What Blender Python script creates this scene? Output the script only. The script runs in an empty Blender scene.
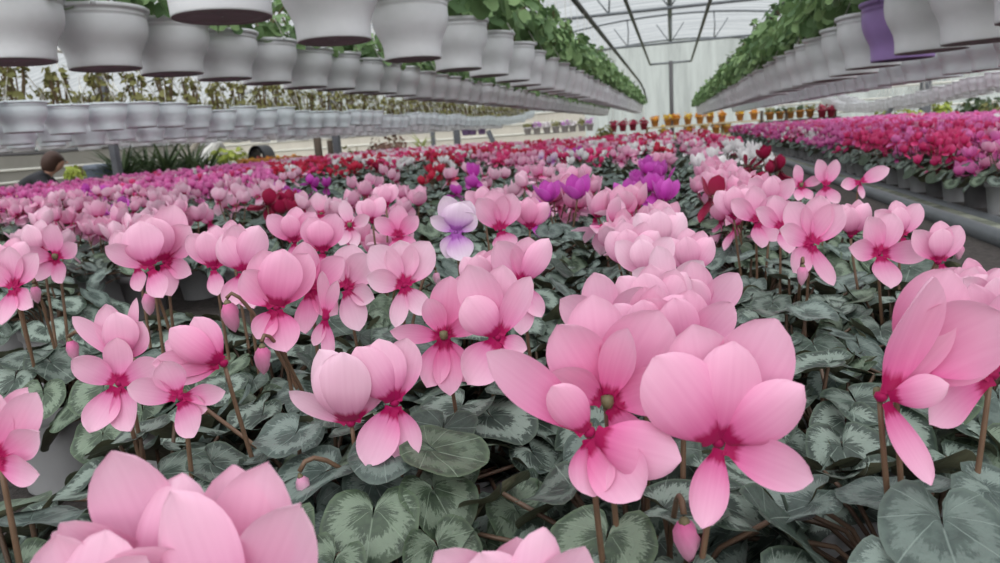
import bpy, math, random
import numpy as np
from math import sin, cos, pi, radians as R
from mathutils import Vector, Matrix, Quaternion

random.seed(11)
rng = np.random.default_rng(5)
COL = bpy.context.scene.collection
FPX, CX, CY = 720.0, 500.0, 281.5
CAMZ = 0.35
YAW, PITCH, ROLL = 0.24368, 0.20155, R(4.0)

# ------------------------------------------------------------------ camera
def basis():
    f = np.array([-sin(YAW)*cos(PITCH), cos(YAW)*cos(PITCH), -sin(PITCH)])
    r0 = np.array([cos(YAW), sin(YAW), 0]); u0 = np.cross(r0, f)
    return cos(ROLL)*r0 - sin(ROLL)*u0, sin(ROLL)*r0 + cos(ROLL)*u0, f
CR, CU, CF = basis()
CAM = np.array([0, 0, CAMZ])
cd = bpy.data.cameras.new('camera'); cam = bpy.data.objects.new('camera', cd); COL.objects.link(cam)
cd.sensor_width = 36; cd.lens = 36*FPX/1000; cd.clip_start = 0.02; cd.clip_end = 200
m = Matrix.Identity(4)
for i in range(3):
    m[i][0] = CR[i]; m[i][1] = CU[i]; m[i][2] = -CF[i]; m[i][3] = CAM[i]
cam.matrix_world = m
cd.dof.use_dof = True; cd.dof.focus_distance = 0.52; cd.dof.aperture_fstop = 15
bpy.context.scene.camera = cam

def ray(px, py):
    return CF + CR*(px-CX)/FPX + CU*(CY-py)/FPX
def at_depth(px, py, d):
    return CAM + ray(px, py)*d
def at_z(px, py, z):
    v = ray(px, py); return CAM + v*((z-CAMZ)/v[2])
def at_x(px, py, x):
    v = ray(px, py); return CAM + v*(x/v[0])
def at_y(px, py, y):
    v = ray(px, py); return CAM + v*(y/v[1])
def proj(p):
    d = np.asarray(p, float)-CAM; z = d@CF
    return CX+FPX*(d@CR)/max(z, 1e-4), CY-FPX*(d@CU)/max(z, 1e-4), z

# ------------------------------------------------------------------ materials
MATS = {}
def nodemat(name):
    mt = bpy.data.materials.new(name); mt.use_nodes = True
    nt = mt.node_tree
    for n in list(nt.nodes):
        nt.nodes.remove(n)
    MATS[name] = mt
    def N(t, **k):
        n = nt.nodes.new(t)
        for a, b in k.items():
            if a.startswith('i_'):
                key = a[2:]
                n.inputs[int(key) if key.isdigit() else key.replace('_', ' ')].default_value = b
            else:
                setattr(n, a, b)
        return n
    L = lambda a, b: nt.links.new(a, b)
    return mt, N, L
def ramp(N, pts, interp='LINEAR'):
    n = N('ShaderNodeValToRGB'); cr = n.color_ramp; cr.interpolation = interp
    while len(cr.elements) < len(pts): cr.elements.new(0.5)
    for e, (p, c) in zip(cr.elements, pts):
        e.position = p; e.color = (c[0], c[1], c[2], 1)
    return n
def s2l(*c):      # 0-255 sRGB to linear
    return tuple(((x/255)/12.92 if x/255 < .04045 else ((x/255+.055)/1.055)**2.4) for x in c)

def math_(N, L, op, a, b=None, c=None):
    n = N('ShaderNodeMath', operation=op)
    for i, v in enumerate((a, b, c)):
        if v is None: continue
        if isinstance(v, (int, float)): n.inputs[i].default_value = v
        else: L(v, n.inputs[i])
    return n.outputs[0]

def plain(name, rgb, rough=.6, var=.12, scale=8, metal=0, bump=0, spec=.4):
    mt, N, L = nodemat(name)
    tc = N('ShaderNodeTexCoord'); nz = N('ShaderNodeTexNoise', i_Scale=scale, i_Detail=5.0, i_Roughness=.6)
    L(tc.outputs['Object'], nz.inputs['Vector'])
    c = s2l(*rgb)
    rp = ramp(N, [(.25, [x*(1-var) for x in c]), (.75, [min(1, x*(1+var)) for x in c])])
    L(nz.outputs['Fac'], rp.inputs[0])
    b = N('ShaderNodeBsdfPrincipled', i_Roughness=rough, i_Metallic=metal)
    b.inputs['Specular IOR Level'].default_value = spec
    L(rp.outputs[0], b.inputs['Base Color'])
    if bump:
        bp = N('ShaderNodeBump', i_Strength=bump, i_Distance=.01); L(nz.outputs['Fac'], bp.inputs['Height']); L(bp.outputs[0], b.inputs['Normal'])
    o = N('ShaderNodeOutputMaterial'); L(b.outputs[0], o.inputs[0])
    return mt

def petal_mat(name, base, low, mid, tip, transl=.3):
    mt, N, L = nodemat(name)
    uv = N('ShaderNodeUVMap'); sep = N('ShaderNodeSeparateXYZ'); L(uv.outputs[0], sep.inputs[0])
    mp = N('ShaderNodeMapping'); mp.inputs['Scale'].default_value = (16, 1.2, 1); L(uv.outputs[0], mp.inputs[0])
    nz = N('ShaderNodeTexNoise', i_Scale=1.0, i_Detail=3.0); L(mp.outputs[0], nz.inputs['Vector'])
    wob = math_(N, L, 'MULTIPLY_ADD', nz.outputs['Fac'], .14, -.07)
    v = math_(N, L, 'ADD', sep.outputs[1], wob)
    rp = ramp(N, [(.0, s2l(*base)), (.13, s2l(*base)), (.205, s2l(*low)), (.5, s2l(*mid)), (.95, s2l(*tip))]); L(v, rp.inputs[0])
    # fine lengthwise veins
    mx = N('ShaderNodeMix', data_type='RGBA', blend_type='MULTIPLY'); 
    rv = ramp(N, [(.3, (.86, .78, .83)), (.6, (1, 1, 1))]); L(nz.outputs['Fac'], rv.inputs[0])
    mx.inputs[0].default_value = .2; L(rp.outputs[0], mx.inputs[6]); L(rv.outputs[0], mx.inputs[7])
    b = N('ShaderNodeBsdfPrincipled', i_Roughness=.55); b.inputs['Specular IOR Level'].default_value = .25
    b.inputs['Sheen Weight'].default_value = .15
    t = N('ShaderNodeBsdfTranslucent')
    L(mx.outputs[2], b.inputs['Base Color']); L(mx.outputs[2], t.inputs[0])
    ms = N('ShaderNodeMixShader', i_0=transl); L(b.outputs[0], ms.inputs[1]); L(t.outputs[0], ms.inputs[2])
    o = N('ShaderNodeOutputMaterial'); L(ms.outputs[0], o.inputs[0])
    return mt

PINK = petal_mat('petal pale pink', (176, 6, 92), (224, 124, 176), (233, 167, 200), (239, 192, 214))
PINK2 = petal_mat('petal rose pink', (170, 6, 86), (222, 106, 164), (231, 150, 190), (238, 184, 210))
BLUSH = petal_mat('petal blush', (180, 14, 94), (226, 152, 190), (238, 188, 212), (243, 206, 224))
HOT = petal_mat('petal hot pink', (170, 30, 120), (214, 84, 166), (230, 116, 188), (238, 146, 204))
ROSE = petal_mat('petal crimson rose', (160, 14, 70), (212, 38, 108), (226, 62, 130), (234, 98, 152))
RED = petal_mat('petal red', (130, 8, 40), (184, 24, 58), (204, 40, 74), (214, 64, 96))
DRED = petal_mat('petal dark red', (90, 0, 30), (130, 8, 50), (150, 14, 62), (165, 25, 75))
WHITE = petal_mat('petal white', (210, 200, 205), (228, 222, 225), (238, 234, 236), (244, 240, 242))
MAG = petal_mat('petal magenta purple', (150, 10, 120), (184, 40, 162), (204, 70, 186), (214, 104, 202))
LILAC = petal_mat('petal lilac', (170, 90, 180), (198, 140, 205), (216, 186, 214), (232, 214, 228))

def leaf_mat(name, dark, mid, silver, edge, amount=1.0, fine=True):
    mt, N, L = nodemat(name)
    uv = N('ShaderNodeUVMap'); geo = N('ShaderNodeNewGeometry')
    sep = N('ShaderNodeSeparateXYZ'); L(uv.outputs[0], sep.inputs[0])
    x = sep.outputs[0]; y = sep.outputs[1]
    r = math_(N, L, 'POWER', math_(N, L, 'ADD', math_(N, L, 'MULTIPLY', x, x), math_(N, L, 'MULTIPLY', y, y)), .5)
    y2 = math_(N, L, 'ADD', y, .3)
    th = math_(N, L, 'ARCTAN2', x, y2)
    rnd = geo.outputs['Random Per Island']
    # jagged silver zone
    cmb = N('ShaderNodeCombineXYZ'); L(math_(N, L, 'MULTIPLY', th, 5.0), cmb.inputs[0]); L(math_(N, L, 'MULTIPLY', r, 2.2), cmb.inputs[1]); L(math_(N, L, 'MULTIPLY', rnd, 40.0), cmb.inputs[2])
    nz = N('ShaderNodeTexNoise', i_Scale=2.3, i_Detail=5.0, i_Roughness=.7); L(cmb.outputs[0], nz.inputs['Vector'])
    jag = math_(N, L, 'MULTIPLY_ADD', nz.outputs['Fac'], 1.0, -.5)
    rr = math_(N, L, 'ADD', r, jag)
    band = math_(N, L, 'SUBTRACT', 1.0, math_(N, L, 'MULTIPLY', math_(N, L, 'ABSOLUTE', math_(N, L, 'SUBTRACT', rr, .60)), 4.2))
    bandc = N('ShaderNodeMapRange', i_1=.05, i_2=.45); L(band, bandc.inputs[0])
    keep = N('ShaderNodeMapRange', i_1=.06, i_2=.5); L(rnd, keep.inputs[0])
    zone = math_(N, L, 'MULTIPLY', math_(N, L, 'MULTIPLY', bandc.outputs[0], keep.outputs[0]), .85*amount)
    # veins fanning out from the leaf stalk
    vf = math_(N, L, 'ABSOLUTE', math_(N, L, 'SUBTRACT', math_(N, L, 'FRACT', math_(N, L, 'MULTIPLY_ADD', th, 1.45, .5)), .5))
    vs = math_(N, L, 'MULTIPLY', vf, math_(N, L, 'ADD', r, .25))
    vein = N('ShaderNodeMapRange', i_1=.008, i_2=.032, i_3=.55, i_4=0.0); L(vs, vein.inputs[0])
    n2 = N('ShaderNodeTexNoise', i_Scale=5.0, i_Detail=4.0)
    c2 = N('ShaderNodeCombineXYZ'); L(x, c2.inputs[0]); L(y, c2.inputs[1]); L(math_(N, L, 'MULTIPLY', rnd, 30.0), c2.inputs[2]); L(c2.outputs[0], n2.inputs['Vector'])
    rp = ramp(N, [(.3, s2l(*dark)), (.7, s2l(*mid))]); L(n2.outputs['Fac'], rp.inputs[0])
    m1 = N('ShaderNodeMix', data_type='RGBA'); L(zone, m1.inputs[0]); L(rp.outputs[0], m1.inputs[6]); m1.inputs[7].default_value = (*s2l(*silver), 1)
    m2 = N('ShaderNodeMix', data_type='RGBA'); L(vein.outputs[0], m2.inputs[0]); L(m1.outputs[2], m2.inputs[6]); m2.inputs[7].default_value = (*s2l(*silver), 1)
    ed = N('ShaderNodeMapRange', i_1=.9, i_2=1.0, i_3=0.0, i_4=.5); L(r, ed.inputs[0])
    m3 = N('ShaderNodeMix', data_type='RGBA'); L(ed.outputs[0], m3.inputs[0]); L(m2.outputs[2], m3.inputs[6]); m3.inputs[7].default_value = (*s2l(*edge), 1)
    # undersides are paler and browner
    m4 = N('ShaderNodeMix', data_type='RGBA'); L(geo.outputs['Backfacing'], m4.inputs[0]); L(m3.outputs[2], m4.inputs[6]); m4.inputs[7].default_value = (*s2l(92, 92, 72), 1)
    b = N('ShaderNodeBsdfPrincipled', i_Roughness=.5); b.inputs['Specular IOR Level'].default_value = .45
    L(m4.outputs[2], b.inputs['Base Color'])
    bp = N('ShaderNodeBump', i_Strength=.35, i_Distance=.003); L(math_(N, L, 'SUBTRACT', n2.outputs['Fac'], vein.outputs[0]), bp.inputs['Height']); L(bp.outputs[0], b.inputs['Normal'])
    o = N('ShaderNodeOutputMaterial'); L(b.outputs[0], o.inputs[0])
    return mt
LEAF = leaf_mat('cyclamen leaf', (40, 50, 45), (60, 74, 65), (134, 148, 138), (90, 106, 88))
LEAFG = leaf_mat('cyclamen leaf green', (46, 58, 46), (68, 84, 64), (132, 148, 128), (96, 114, 86), .7)
LEAFS = leaf_mat('cyclamen leaf silver', (54, 66, 62), (74, 88, 82), (128, 142, 135), (90, 104, 94), .8)

def green_mat(name, a, b_, rough=.55, transl=.25):
    mt, N, L = nodemat(name)
    geo = N('ShaderNodeNewGeometry')
    rp = ramp(N, [(.0, s2l(*a)), (1., s2l(*b_))]); L(geo.outputs['Random Per Island'], rp.inputs[0])
    b = N('ShaderNodeBsdfPrincipled', i_Roughness=rough); b.inputs['Specular IOR Level'].default_value = .3
    t = N('ShaderNodeBsdfTranslucent'); L(rp.outputs[0], b.inputs['Base Color']); L(rp.outputs[0], t.inputs[0])
    ms = N('ShaderNodeMixShader', i_0=transl); L(b.outputs[0], ms.inputs[1]); L(t.outputs[0], ms.inputs[2])
    o = N('ShaderNodeOutputMaterial'); L(ms.outputs[0], o.inputs[0])
    return mt
LUSH = green_mat('lush geranium leaf', (84, 112, 72), (142, 170, 116))
OLIVE = green_mat('olive brown leaf', (108, 108, 62), (150, 146, 92))
DKGREEN = green_mat('dark shrub leaf', (50, 66, 44), (88, 104, 70))
YGREEN = green_mat('yellow green leaf', (150, 165, 70), (190, 200, 100))
ORANGEF = green_mat('orange blossom', (206, 130, 30), (226, 165, 60))
YELLOWF = green_mat('yellow blossom', (200, 160, 40), (225, 190, 80))
STALK = plain('flower stalk', (108, 84, 66), .5, .2, 60)
PETIOLE = plain('leaf stalk', (96, 76, 62), .5, .2, 60)
CALYX = plain('calyx', (104, 96, 70), .6, .25, 200)
BRANCH = plain('branch', (110, 92, 68), .8, .2, 40)
SOIL = plain('potting soil', (52, 45, 40), .95, .5, 90, bump=.6)
POTGREY = plain('grey nursery pot', (156, 156, 158), .5, .06, 20)
POTDARK = plain('dark nursery pot', (96, 94, 96), .5, .1, 20)
POTHOLE = plain('drain hole', (30, 28, 30), .9)
HANGW = plain('white hanging pot plastic', (222, 222, 226), .5, .07, 9, spec=.3)
HANGW2 = plain('bluish hanging pot plastic', (218, 226, 230), .5, .06, 12, spec=.3)
HANGBOT = plain('dusty shaded pot underside', (146, 126, 134), .8, .15, 18)  # mauve brown: grime plus the shade under the pot, painted into the colour
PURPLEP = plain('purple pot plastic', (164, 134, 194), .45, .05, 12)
PURPLEB = plain('shaded purple pot underside', (92, 66, 104), .7, .1, 20)  # darker copy of the purple plastic, shade of the underside put into it
WIREW = plain('white plastic hanger', (218, 216, 208), .5, .04)
STEEL = plain('galvanised steel', (112, 116, 120), .5, .12, 12, metal=.3)
DKSTEEL = plain('dark steel pipe', (84, 82, 84), .5, .15, 12, metal=.2)
POSTM = plain('painted steel post', (98, 100, 106), .6, .15, 10)

# ------------------------------------------------------------------ mesh builder (numpy, quads only)
class MB:
    def __init__(s): s.V = []; s.F = []; s.U = []; s.M = []; s.n = 0
    def add(s, v, f, uv=None, mat=0):
        v = np.asarray(v, float).reshape(-1, 3); f = np.asarray(f, int).reshape(-1, 4)
        s.V.append(v); s.F.append(f+s.n); s.n += len(v)
        s.U.append(np.zeros((len(v), 2)) if uv is None else np.asarray(uv, float).reshape(-1, 2))
        s.M.append(np.full(len(f), mat, int) if np.isscalar(mat) else np.asarray(mat, int))
        return s
    def merge(s, o, mat4=None, rot=None, loc=None, sc=1.0, mapm=None):
        for v, f, u, mm in o.parts():
            v = v*sc
            if rot is not None: v = v@np.asarray(rot).T
            if loc is not None: v = v+np.asarray(loc)
            s.add(v, f, u, mm if mapm is None else np.asarray(mapm)[mm])
        return s
    def arr(s):
        return np.concatenate(s.V), np.concatenate(s.F), np.concatenate(s.U), np.concatenate(s.M)
    def parts(s):
        yield s.arr()
    def mesh(s, name, mats, smooth=True):
        v, f, u, mm = s.arr()
        return mk_mesh(name, v, f, u, mm, mats, smooth)
    def build(s, name, mats, parent=None, loc=None, smooth=True):
        return link(name, s.mesh(name, mats, smooth), parent, loc)
def mk_mesh(name, v, f, u, mm, mats, smooth=True):
    me = bpy.data.meshes.new(name)
    me.vertices.add(len(v)); me.vertices.foreach_set('co', v.astype(np.float32).ravel())
    me.loops.add(4*len(f)); me.loops.foreach_set('vertex_index', f.astype(np.int32).ravel())
    me.polygons.add(len(f)); me.polygons.foreach_set('loop_start', np.arange(0, 4*len(f), 4, dtype=np.int32))
    me.polygons.foreach_set('material_index', mm.astype(np.int32))
    me.polygons.foreach_set('use_smooth', np.full(len(f), smooth))
    ul = me.uv_layers.new(name='uv'); ul.data.foreach_set('uv', u[f.ravel()].astype(np.float32).ravel())
    for mt in (mats if isinstance(mats, (list, tuple)) else [mats]): me.materials.append(mt)
    me.update(calc_edges=True)
    return me
def link(name, data, parent=None, loc=None):
    o = bpy.data.objects.new(name, data); COL.objects.link(o)
    if parent is not None: o.parent = parent
    if loc is not None: o.location = [float(x) for x in loc]
    return o
def tag(o, label=None, cat=None, group=None, kind=None):
    if label: o['label'] = label
    if cat: o['category'] = cat
    if group: o['group'] = group
    if kind: o['kind'] = kind
    return o
def thing(name, label, cat, loc=(0, 0, 0), group=None, rz=0):
    o = link(name, None, None, loc); o.rotation_euler = (0, 0, rz); o.empty_display_size = .05
    return tag(o, label, cat, group)

def gridf(nu, nv, wrap=False):
    f = []
    for j in range(nv-1):
        for i in range(nu if wrap else nu-1):
            a = j*nu+i; b = j*nu+(i+1) % nu
            f.append((a, b, b+nu, a+nu))
    return np.array(f)
def tube(mb, path, rad, k=6, mat=0, cap=True):
    P = np.asarray(path, float); n = len(P)
    rad = np.full(n, rad) if np.isscalar(rad) else np.asarray(rad, float)
    T = np.gradient(P, axis=0); T /= np.linalg.norm(T, axis=1, keepdims=True)+1e-12
    ref = np.array([0, 0, 1.]) if abs(T[0][2]) < .9 else np.array([1., 0, 0])
    rows = []
    A = np.cross(T[0], ref); A /= np.linalg.norm(A)
    ang = np.arange(k)*2*pi/k
    for i in range(n):
        A = A-T[i]*(A@T[i]); A /= np.linalg.norm(A)+1e-12; B = np.cross(T[i], A)
        rows.append(P[i]+rad[i]*(np.cos(ang)[:, None]*A+np.sin(ang)[:, None]*B))
    if cap:
        rows = [P[0]+(rows[0]-P[0])*.02]+rows+[P[-1]+(rows[-1]-P[-1])*.02]
    V = np.concatenate(rows); mb.add(V, gridf(k, len(rows), True), None, mat)
def box(mb, a, b, mat=0):
    x0, y0, z0 = a; x1, y1, z1 = b
    v = [(x0,y0,z0),(x1,y0,z0),(x1,y1,z0),(x0,y1,z0),(x0,y0,z1),(x1,y0,z1),(x1,y1,z1),(x0,y1,z1)]
    mb.add(v, [(0,3,2,1),(4,5,6,7),(0,1,5,4),(1,2,6,5),(2,3,7,6),(3,0,4,7)], None, mat)
def lathe(mb, prof, k=28, mats=None, loc=(0, 0, 0)):
    ang = np.arange(k)*2*pi/k
    rows = [np.stack([r*np.cos(ang), r*np.sin(ang), np.full(k, z)], 1) for r, z in prof]
    f = gridf(k, len(prof), True)
    mm = 0 if mats is None else np.repeat(np.array(mats), k)
    mb.add(np.concatenate(rows)+np.array(loc), f, None, mm)
def unit(v): v = np.asarray(v, float); return v/(np.linalg.norm(v)+1e-12)

# ------------------------------------------------------------------ petals and flowers
def petal(mb, O, D, Nn, L, W, phi0=-25, phi1=12, cup=.35, twist=0, nu=9, nv=11, wave=0, mat=0, peak=.62):
    """one petal: starts at O, runs along D, faces Nn; phi = bend of its midline towards the face"""
    D = unit(D); Nn = unit(Nn-D*(np.dot(Nn, D))); S = np.cross(D, Nn)
    v = np.linspace(0, 1, nv); u = np.linspace(-1, 1, nu)
    ph = np.radians(phi0+(phi1-phi0)*np.clip(v/.55, 0, 1)**.8)
    dirs = np.cos(ph)[:, None]*D+np.sin(ph)[:, None]*Nn
    nors = -np.sin(ph)[:, None]*D+np.cos(ph)[:, None]*Nn
    P = np.asarray(O)+np.concatenate([np.zeros((1, 3)), np.cumsum((dirs[1:]+dirs[:-1])/2*(L/(nv-1)), 0)])
    a = peak*1.45; b = (1-peak)*1.7
    w = (v+.02)**a*(1.0-v)**b; w = w/w.max()*W/2; w = np.maximum(w, .19*W*(1-v)); w[-1] = .03*W
    rows = []; uvs = []
    for i in range(nv):
        tw = math.radians(twist)*v[i]
        s = cos(tw)*S+sin(tw)*nors[i]; n = -sin(tw)*S+cos(tw)*nors[i]
        wv = wave*W*np.sin(u*3.1+v[i]*6.0)*v[i]*.5
        off = cup*w[i]*(u**2)*(1-.25*v[i])+wv
        lat = w[i]*np.sin(u*1.25)/sin(1.25)
        rows.append(P[i]+lat[:, None]*s+off[:, None]*n)
        uvs.append(np.stack([u*.5*w[i]/(W/2)+.5, np.full(nu, v[i])], 1))
    mb.add(np.concatenate(rows), gridf(nu, nv), np.concatenate(uvs), mat)

def ring_flower(rs, size=.048, droop=.15, tilt=12, nu=7, nv=8, n=5):
    """upright reflexed cyclamen flower, mouth at the origin"""
    mb = MB(); a0 = rs.uniform(0, 6.28)
    for k in range(n):
        az = a0+2*pi*k/n+rs.uniform(-.2, .2); rad = np.array([cos(az), sin(az), 0])
        L = size*rs.uniform(.9, 1.1); W = size*rs.uniform(.64, .78)
        if rs.random() < droop: e = rs.uniform(-70, 5)
        else: e = rs.uniform(58, 84)
        e = R(e); D = cos(e)*rad+sin(e)*np.array([0, 0, 1]); Nn = -sin(e)*rad+cos(e)*np.array([0, 0, 1])
        petal(mb, rad*.0045, D, Nn, L, W, rs.uniform(-50, -25), rs.uniform(0, 22), rs.uniform(.15, .5), rs.uniform(-25, 25), nu, nv, rs.uniform(0, .12))
    t = R(rs.uniform(0, tilt)); az = rs.uniform(0, 6.28)
    rot = np.array(Matrix.Rotation(t, 3, Vector((cos(az), sin(az), 0))))
    o = MB(); o.merge(mb, rot=rot)
    lathe(o, [(.0004, -.002), (.0032, -.0015), (.0044, .001), (.0042, .004), (.0006, .005)], 8, [1]*4)
    return o
def stalk_mb(base, top, r=.0021, k=6, hook=None, n=9):
    base = np.asarray(base, float); top = np.asarray(top, float)
    mb = MB(); t = np.linspace(0, 1, n)[:, None]
    c = base+(top-base)*np.array([.62, .62, .45])
    P = (1-t)**2*base+2*t*(1-t)*c+t**2*top
    tube(mb, P, np.linspace(r*1.15, r*.85, n), k)
    return mb
def bud_mb(L=.03, r=.0085, mat=0):
    mb = MB(); k = 10; ang = np.arange(k)*2*pi/k
    prof = [(.05, 0), (.55, -.06), (.9, -.22), (1, -.4), (.82, -.65), (.5, -.86), (.06, -1)]
    rows = []; uv = []
    for i, (a, z) in enumerate(prof):
        tw = i*.35
        rr = r*a*(1+.09*np.cos(5*(ang)))
        rows.append(np.stack([rr*np.cos(ang+tw), rr*np.sin(ang+tw), np.full(k, z*L)], 1)); uv.append(np.stack([ang/6.28, np.full(k, .2-z*.7)], 1))
    mb.add(np.concatenate(rows), gridf(k, len(prof), True), np.concatenate(uv), mat)
    lathe(mb, [(.0006, .0022), (r*.34, .0008), (r*.62, -.0035), (r*.5, -.003)], 8, [1]*3)
    return mb

# ------------------------------------------------------------------ leaves and pots
def leaf(mb, C, tip, nor, Rr, rs, nth=25, nr=5, cup=.12, mat=0):
    """round heart-shaped leaf with a notch where the stalk joins"""
    tip = unit(tip); nor = unit(nor-tip*np.dot(nor, tip)); sd = np.cross(tip, nor)
    th = np.linspace(-pi*.965, pi*.965, nth)
    Ro = (.93+.09*np.cos(th))*(1-.66*np.exp(-((pi-np.abs(th))/.30)**2))*(1+.018*np.sin(th*23+rs.uniform(0, 6)))
    asp = rs.uniform(.92, 1.12); lob = rs.uniform(0, 6.28); lf = rs.integers(2, 5); la = rs.uniform(.03, .12); fold = rs.uniform(-.05, .28)
    rr = np.linspace(.004, 1, nr)**.85
    rows = []; uv = []
    for r in rr:
        x = Ro*r*np.sin(th)*asp; y = Ro*r*np.cos(th)
        z = cup*r*r-.08+fold*np.abs(x)*.55+la*np.sin(lf*th+lob)*r**2-.10*np.maximum(y, 0)**2*rs.uniform(.8, 1.2)
        if nr > 3: z = z-.05*r**6*(1+np.cos(5*th+lob))
        rows.append(C+Rr*(x[:, None]*sd+y[:, None]*tip+z[:, None]*nor)); uv.append(np.stack([r*np.sin(th), r*np.cos(th)], 1))
    f = gridf(nth, nr)
    mb.add(np.concatenate(rows), f, np.concatenate(uv), mat)
def foliage(rs, n=17, lod=0, rad=.105, zt=.155, size=.031):
    mb = MB(); nth, nr = [(29, 6), (17, 4), (9, 3)][lod]
    for i in range(n):
        az = i*2.39996+rs.uniform(-.3, .3); q = math.sqrt((i+.6)/n)
        rr = rad*q*rs.uniform(.85, 1.1); z = zt-.058*q**1.6+rs.uniform(-.012, .012)
        out = np.array([cos(az), sin(az), 0]); C = out*rr+np.array([0, 0, z])
        tl = R(8+38*q+rs.uniform(-14, 14)); wob = rs.uniform(-.35, .35)
        out2 = np.array([cos(az+wob), sin(az+wob), 0])
        tip = out2*cos(tl)-np.array([0, 0, 1])*sin(tl); nor = out2*sin(tl)+np.array([0, 0, 1])*cos(tl)
        Rr = size*rs.uniform(.78, 1.2)
        leaf(mb, C, tip, nor, Rr, rs, nth, nr, rs.uniform(.05, .22), 0 if rs.random() > .18 else 2)
        if lod < 2:
            a = np.array([cos(az)*.015, sin(az)*.015, .085]); b = C-tip*Rr*.2-nor*Rr*.1
            mid = (a+b)/2+np.array([0, 0, .012])
            tube(mb, [a, mid, b], .0016, 5 if lod == 0 else 3, 1, False)
    return mb
def nursery_pot(lod=0):
    mb = MB(); k = 28 if lod == 0 else 12
    prof = [(.002, .004), (.036, .004), (.0385, 0), (.0395, .003), (.0485, .082), (.0495, .084), (.0525, .085), (.053, .098), (.0515, .1), (.049, .1), (.048, .09), (.046, .088), (.001, .09)]
    mats = [0]*11+[1]
    if lod: prof = [(.038, 0), (.0485, .084), (.0525, .085), (.0525, .1), (.048, .1), (.046, .088), (.001, .09)]; mats = [0]*5+[1]
    lathe(mb, prof, k, mats)
    if lod == 0:
        for az in np.arange(4)*pi/2+.4:       # round drain holes low on the side
            for dz in (0,):
                r = .0405; c = np.array([cos(az)*r, sin(az)*r, .014]); s = np.array([-sin(az), cos(az), 0]); up = np.array([cos(az)*.12, sin(az)*.12, 1])
                a8 = np.arange(8)*pi/4
                ring = c+.0008*np.array([cos(az), sin(az), 0])*3+.005*(np.cos(a8)[:, None]*s+np.sin(a8)[:, None]*up)
                mb.add(np.concatenate([c+(ring-c)*.05+np.array([cos(az), sin(az), 0])*.0008, ring]), gridf(8, 2, True)[:, ::-1], None, 2)
    return mb
POT0 = nursery_pot(0).mesh('pot', [POTGREY, SOIL, POTHOLE]); POT1 = nursery_pot(1).mesh('pot', [POTGREY, SOIL])
POT0D = POT0.copy(); POT0D.materials[0] = POTDARK; POT1D = POT1.copy(); POT1D.materials[0] = POTDARK
FOL0 = [foliage(np.random.default_rng(100+i), 30, 0, .118, .157, .0275).mesh('foliage', [(LEAF, LEAF, LEAFS, LEAFG)[i % 4], PETIOLE, (LEAFG, LEAFS, LEAF, LEAFS)[i % 4]]) for i in range(8)]
FOL1 = [foliage(np.random.default_rng(200+i), 20, 1, .115, .152, .029).mesh('foliage', [(LEAF, LEAFS)[i % 2], PETIOLE, LEAFG]) for i in range(6)]

# ------------------------------------------------------------------ the hero flowers, measured on the photograph, standing in depth
# petal entry: (angle seen from the camera, lean towards camera, length px, width px [, face sign, twist, cup])
UP = [(92, -14, 1.0, .72, 1), (120, 8, .95, .7, -1), (60, 6, .96, .7, -1), (100, 24, .92, .72, -1), (78, -4, 1.0, .66, 1)]
OPEN = [(96, -10, 1.0, .72, 1), (140, 5, .95, .68, 1), (48, 5, .95, .68, 1), (-70, 12, .72, .6, 1), (-110, 8, .7, .55, 1)]
STAR = [(100, 0, .95, .66, 1), (165, 18, .9, .58, 1), (28, 18, .92, .58, 1), (-62, 20, .85, .6, 1), (-118, 20, .85, .6, 1)]
LEFT = [(150, -10, 1.0, .62, 1), (172, 14, 1.0, .6, 1), (125, 6, .95, .62, 1), (195, -4, .85, .5, 1), (138, 20, .9, .55, 1)]
LOW = [(95, -8, 1.0, .76, 1), (140, 0, .9, .66, 1), (50, 0, .9, .66, 1), (-92, 22, .9, .62, 1), (-40, 14, .8, .6, 1)]
FAN = [(128, -6, 1.0, .7, 1), (88, -16, 1.0, .72, 1), (55, -6, 1.0, .7, 1), (105, 20, .85, .7, -1), (-80, 10, .6, .5, 1)]

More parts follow.
